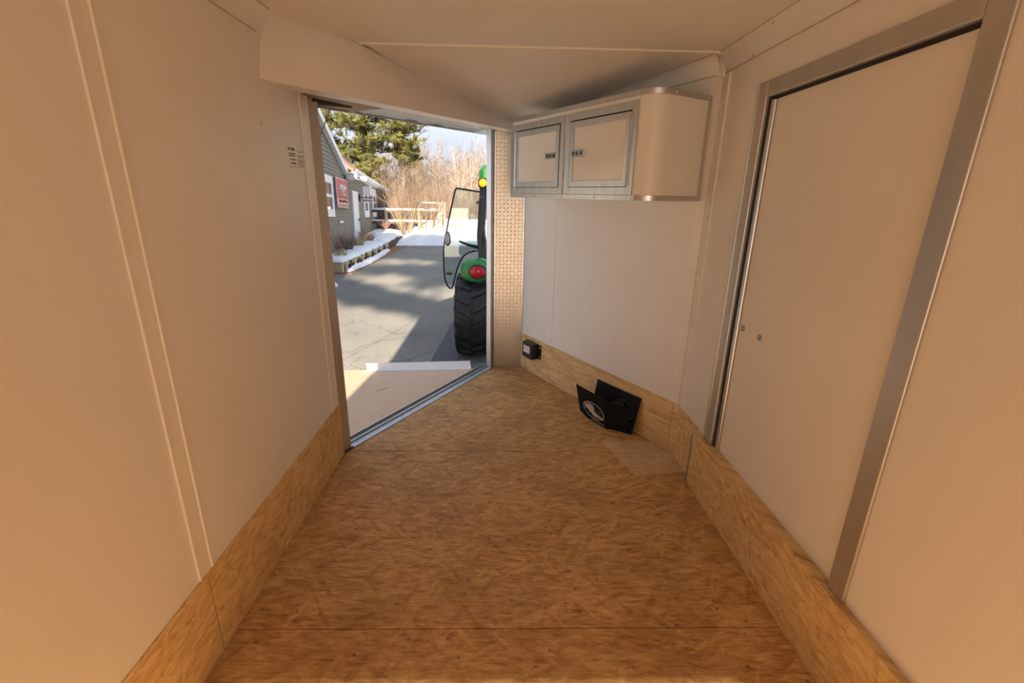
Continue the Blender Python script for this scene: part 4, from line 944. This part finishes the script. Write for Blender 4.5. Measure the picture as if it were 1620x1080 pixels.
# ------------------------------------------------------------------ compact tractor with its cab door open
TX, TY = 0.20, 5.83
M_GREEN = simple('green_paint', (0.035, 0.215, 0.055), 0.30, var=0.05)
M_YELLOW = simple('yellow_paint', (0.62, 0.44, 0.03), 0.4, var=0.05)
M_RED = simple('red_lens', (0.42, 0.012, 0.02), 0.15, var=0.15, scale=30)
M_AMBER = simple('amber_lens', (0.85, 0.33, 0.01), 0.15, var=0.1, scale=20)
M_SEAT = simple('black_seat_vinyl', (0.03, 0.03, 0.032), 0.5, var=0.2)
M_TYRE = simple('tractor_tyre_rubber', (0.013, 0.013, 0.014), 0.55, var=0.35, scale=14, bump=0.2)
M_GLASS = bpy.data.materials.new('tinted_glass'); M_GLASS.use_nodes = True
n, l = M_GLASS.node_tree.nodes, M_GLASS.node_tree.links; n.clear()
go = n.new('ShaderNodeOutputMaterial'); gt = n.new('ShaderNodeBsdfTransparent'); gt.inputs[0].default_value = (.84, .90, .88, 1); gg = n.new('ShaderNodeBsdfGlossy'); gg.inputs['Roughness'].default_value = .02; gg.inputs[0].default_value = (.9, .95, .95, 1)
gf = n.new('ShaderNodeFresnel'); gf.inputs[0].default_value = 1.5; gm = n.new('ShaderNodeMixShader'); l.new(gf.outputs[0], gm.inputs[0]); l.new(gt.outputs[0], gm.inputs[1]); l.new(gg.outputs[0], gm.inputs[2]); l.new(gm.outputs[0], go.inputs[0])
trac = empty('tractor', (TX, TY, GZ), 'green compact tractor with cab door swung open, parked beyond the ramp', 'tractor')
def tp(name, mb, mat, parent=None, **k): return mb.build(name, mat, parent or trac, **k)
def tyre(cx, cyy, r, w, nl, parent=None):
    """carcass with lugs, axle along x"""
    mb = MB(); ri = r * .60
    prof = [(ri, -w * .40), (r * .72, -w * .50), (r * .86, -w * .50), (r * .925, -w * .43), (r * .945, -w * .2), (r * .95, 0), (r * .945, w * .2), (r * .925, w * .43), (r * .86, w * .50), (r * .72, w * .50), (ri, w * .40)]
    mb.lathe(prof, (0, 0, 0), (1, 0, 0), 40); t = tp('rear_tyre' if r > .4 else 'front_tyre', mb, M_TYRE, smooth=True); t.location = (cx, cyy, r)
    me = {}
    for sd in (-1, 1):
        m_ = MB(); R0, R1 = r * .935, r * 1.0; h = r * .062
        rings = []
        for u, sk, rr0, rr1 in ((0.02, 0, R0, R1), (.30, .10, R0, R1), (.47, .22, r * .90, r * .965), (.515, .26, r * .80, r * .86)):
            x = sd * u * w; c_ = sk * r
            def pt(rad, off): 
                a_ = (c_ + off) / r; return (x, rad * math.sin(a_), rad * math.cos(a_))
            rings.append([pt(rr0, -h), pt(rr1, -h * .7), pt(rr1, h * .7), pt(rr0, h)])
        m_.loft(rings); me[sd] = m_.mesh('lug', M_TYRE)
    for k in range(nl):
        for sd in (-1, 1):
            o = bpy.data.objects.new('lug', me[sd]); COL.objects.link(o); o.parent = t
            o.rotation_euler = (2 * math.pi * (k + (.5 if sd > 0 else 0)) / nl, 0, 0)
    mb = MB(); mb.lathe([(ri * 1.02, -w * .38), (ri * 1.02, w * .38), (ri * .9, w * .34), (ri * .75, w * .1), (ri * .25, w * .08), (ri * .25, -w * .08), (ri * .75, -w * .1), (ri * .9, -w * .34)], (0, 0, 0), (1, 0, 0), 28); rm = tp('rim', mb, M_YELLOW, t, smooth=True)
    return t
tyre(-.625, 0, .53, .40, 17); tyre(.625, 0, .53, .40, 17); tyre(-.50, 1.75, .33, .24, 15); tyre(.50, 1.75, .33, .24, 15)
mb = MB(); mb.cyl((-.6, 0, .53), (1, 0, 0), .09, 1.2, 14); tp('rear_axle', mb, M_BLACK, smooth=True)
mb = MB(); mb.cyl((-.5, 1.75, .33), (1, 0, 0), .06, 1.0, 12); tp('front_axle', mb, M_BLACK, smooth=True)
mb = MB(); mb.bbox((-.22, -.22, .34), (.22, 1.5, .86), .04); tp('transmission', mb, M_GREEN)
mb = MB(); mb.bbox((-.20, 1.3, .34), (.20, 2.5, .72), .03); tp('chassis', mb, M_BLACK)
# hood
mb = MB(); mb.loft([[(sx * .29, y, z0) for sx, z0 in ((-1, .62),)] + [(-.30, y, h * .82), (-.22, y, h * .97), (0, y, h), (.22, y, h * .97), (.30, y, h * .82), (.29, y, .62)] for y, h in ((1.35, 1.30), (1.8, 1.28), (2.35, 1.22), (2.58, 1.12), (2.66, .98))]); tp('hood', mb, M_GREEN, smooth=True)
mb = MB(); mb.bbox((-.24, 2.64, .66), (.24, 2.69, .95), .02); tp('grille', mb, M_BLACK)
# fenders with tail-lights
for sd in (-1, 1):
    mb = MB(); rings = []
    for k in range(13):
        a_ = math.radians(-22 + k * 9.5); y, z = .60 * math.sin(a_), .53 + .60 * math.cos(a_)
        y2, z2 = .575 * math.sin(a_), .53 + .575 * math.cos(a_)
        rings.append([(sd * .44, y, z), (sd * .66, y, z), (sd * .74, y2, z2), (sd * .74, y2 * .97, z2 - .02), (sd * .66, y2, z2), (sd * .44, y2, z2)])
    mb.loft(rings); fd = tp('fender', mb, M_GREEN, smooth=True)
    mb = MB(); rings = []           # rounded pod at the rear of the fender
    for t_, sc in ((-.30, .62), (-.285, .80), (-.26, .92), (-.20, 1.0), (-.08, 1.0), (.04, .86), (.10, .60)):
        rings.append([(sd * .575 + .185 * sc * (abs(math.cos(q)) ** .9) * (1 if math.cos(q) > 0 else -1), t_ - .05, 1.125 + .145 * sc * (abs(math.sin(q)) ** .9) * (1 if math.sin(q) > 0 else -1)) for q in [2 * math.pi * k / 24 for k in range(24)]])
    mb.loft(rings); pod = tp('light_pod', mb, M_GREEN, fd, smooth=True)
    for nm, rx, rz, y0, y1, mt_ in (('bezel', .108, .084, -.352, -.366, M_BLACK), ('tail_light', .092, .068, -.36, -.380, M_RED)):
        mb = MB(); C_ = (sd * .545, 0, 1.125)
        mb.loft([[(C_[0] + rx * f_ * math.cos(q), yy, C_[2] + rz * f_ * math.sin(q)) for q in [2 * math.pi * k / 24 for k in range(24)]] for yy, f_ in ((y0, 1), (y1, 1), (y1 - .010, .72))]); tp(nm, mb, mt_, fd, smooth=True)
# cab
for sd in (-1, 1):
    for y0, y1, r_ in ((-.02, .10, .03), (.80, .78, .042), (1.42, 1.30, .03)):
        mb = MB(); mb.tube([(sd * .50, y0, 1.02), (sd * .545, (y0 + y1) / 2, 1.5), (sd * .50, y1, 2.18)], r_, 8); tp('cab_pillar', mb, M_BLACK, smooth=True)
    mb = MB(); mb.tube([(sd * .52, -.02, 1.05), (sd * .53, .80, 1.05), (sd * .52, 1.42, 1.05)], .03, 6); tp('cab_rail', mb, M_BLACK)
    mb = MB(); mb.add([(sd * .515, .02, 1.08), (sd * .53, .78, 1.08), (sd * .515, .76, 2.16), (sd * .505, .10, 2.16)], [(0, 1, 2, 3)]); tp('quarter_glass', mb, M_GLASS, fix=False)
for y0, y1 in ((-.02, .10), (1.42, 1.30)):
    mb = MB(); mb.add([(-.50, y0, 1.06), (.50, y0, 1.06), (.49, y1, 2.16), (-.49, y1, 2.16)], [(0, 1, 2, 3)]); tp('cab_window', mb, M_GLASS, fix=False)
    mb = MB(); mb.tube([(-.50, y0, 1.03), (.50, y0, 1.03)], .03, 6); tp('cab_rail', mb, M_BLACK)
mb = MB(); mb.loft([[(x_ * w_, y * 1.0, z) for x_, y in ((-.54, -.02), (-.48, -.10), (.48, -.10), (.54, -.02), (.54, 1.40), (.48, 1.48), (-.48, 1.48), (-.54, 1.40))] for z, w_ in ((2.155, .93), (2.17, 1.0), (2.26, 1.0), (2.32, .90))]); tp('cab_roof', mb, M_GREEN, smooth=True)
for sd in (-1, 1):
    mb = MB(); mb.bbox((sd * .49 - .055, -.16, 2.065), (sd * .49 + .055, -.07, 2.175), .02); hl = tp('light_housing', mb, M_BLACK)
    mb = MB(); mb.lathe([(.045, 0), (.045, .012), (.03, .026), (.01, .03)], (sd * .49, -.158, 2.12), (0, -1, 0), 16); tp('turn_light', mb, M_AMBER, hl, smooth=True)
mb = MB(); mb.bbox((-.25, .30, .98), (.25, .78, 1.10), .04); tp('seat', mb, M_SEAT)
mb = MB(); mb.bbox((-.24, .22, 1.10), (.24, .34, 1.62), .04); tp('seat_back', mb, M_SEAT)
mb = MB(); mb.bbox((-.28, 1.12, .9), (.28, 1.38, 1.32), .03); tp('dashboard', mb, M_BLACK)
mb = MB(); mb.tube([(.19 * math.cos(q), 1.02 + .06 * math.sin(q), 1.42 + .17 * math.sin(q)) for q in [2 * math.pi * k / 20 for k in range(21)]], .014, 6); tp('steering_wheel', mb, M_BLACK, smooth=True)
# open door: one big pane with a black rim
DYY = .80
outl = [(-.682, 1.618), (-.34, 1.572), (-.322, 1.53), (-.335, 1.20), (-.385, .79), (-.46, .782), (-.54, .76), (-.60, .715), (-.648, .64), (-.69, .54), (-.725, .42), (-.752, .31), (-.772, .262), (-.80, .258), (-.835, .30), (-.866, .38), (-.878, .58), (-.874, .82), (-.80, 1.18), (-.70, 1.59)]
op = [(x - TX, DYY + (x + .33) * .10, z - GZ) for x, z in outl]
mb = MB(); mb.add([p for p in op] + [(p[0], p[1] + .005, p[2]) for p in op], [tuple(range(len(op))), tuple(reversed(range(len(op), 2 * len(op))))]); cd = tp('cab_door', mb, M_GLASS, fix=False)
mb = MB(); mb.tube([(p[0], p[1] + .002, p[2]) for p in op] + [(op[0][0], op[0][1] + .002, op[0][2])], .0125, 6); tp('door_rim', mb, M_BLACK, cd, smooth=True)
q0 = Vector((-.812 - TX, DYY - .06, .955 - GZ))
mb = MB(); mb.loft([[(q0.x + .046 * f_ * math.cos(q) * (1.0 if math.sin(q) < 0 else .85), q0.y + dy, q0.z + .098 * f_ * math.sin(q)) for q in [2 * math.pi * k / 16 for k in range(16)]] for dy, f_ in ((-.04, .75), (-.02, 1), (.03, 1), (.05, .8))]); tp('door_handle', mb, M_BLACK, cd, smooth=True)
mb = MB(); mb.tube([(-.66 - TX, DYY - .03, .92 - GZ), (-.52 - TX, DYY - .02, .865 - GZ), (-.36 - TX, DYY, .83 - GZ)], [.012, .022, .03], 6); tp('grab_bar', mb, M_BLACK, cd, smooth=True)
mb = MB(); mb.bbox((-.42 - TX, DYY - .04, 1.42 - GZ), (-.335 - TX, DYY + .02, 1.46 - GZ), .01); tp('door_hinge', mb, M_BLACK, cd)
mb = MB(); mb.bbox((-.84 - TX, DYY - .10, .46 - GZ), (-.76 - TX, DYY - .03, .49 - GZ), .01); tp('latch', mb, M_BLACK, cd)
# hitch
for sd in (-1, 1):
    mb = MB(); mb.tube([(sd * .26, 0, .42), (sd * .33, -.45, .34), (sd * .36, -.70, .30)], [.035, .035, .03], 8); lk = tp('lower_link', mb, M_BLACK, smooth=True)
    mb = MB(); mb.cyl((sd * .36 - .05, -.70, .30), (1, 0, 0), .04, .10, 12); tp('link_eye', mb, M_ALUD, lk, smooth=True)
    mb = MB(); mb.bbox((sd * .36 - .07, -.52, .19), (sd * .36 + .07, -.30, .30), .03); tp('link_bracket', mb, M_GREEN, lk)
    mb = MB(); mb.tube([(sd * .40 - .11, -.42, .34), (sd * .40 + .08, -.42, .34)], .02, 8); tp('link_pin', mb, M_ALUD, lk, smooth=True)
mb = MB(); mb.bbox((-.05, -.55, .24), (.05, .2, .29), .008); tp('drawbar', mb, M_BLACK)
mb = MB(); mb.tube([(0, -.2, .82), (0, -.5, .70)], .03, 8); tp('top_link', mb, M_BLACK, smooth=True)

# ------------------------------------------------------------------ unseen rear ramp, added to bounce warm light into the trailer
rr_ = empty('ramp_door', Matrix.Translation((0, YB - .03, -.01)) @ Matrix.Rotation(math.radians(12), 4, 'X'), 'unseen rear plywood ramp added to bounce warm light into the trailer', 'ramp')
mb = MB(); mb.bbox((-A + .03, -2.05, -.045), (A - .03, 0, -.005), .004); mb.build('ramp_deck', M_RAMP, rr_)
for x in (-A + .02, A - .05):
    mb = MB(); mb.box((x, -2.05, -.046), (x + .03, 0, .01)); mb.build('side_angle', M_ALU, rr_)
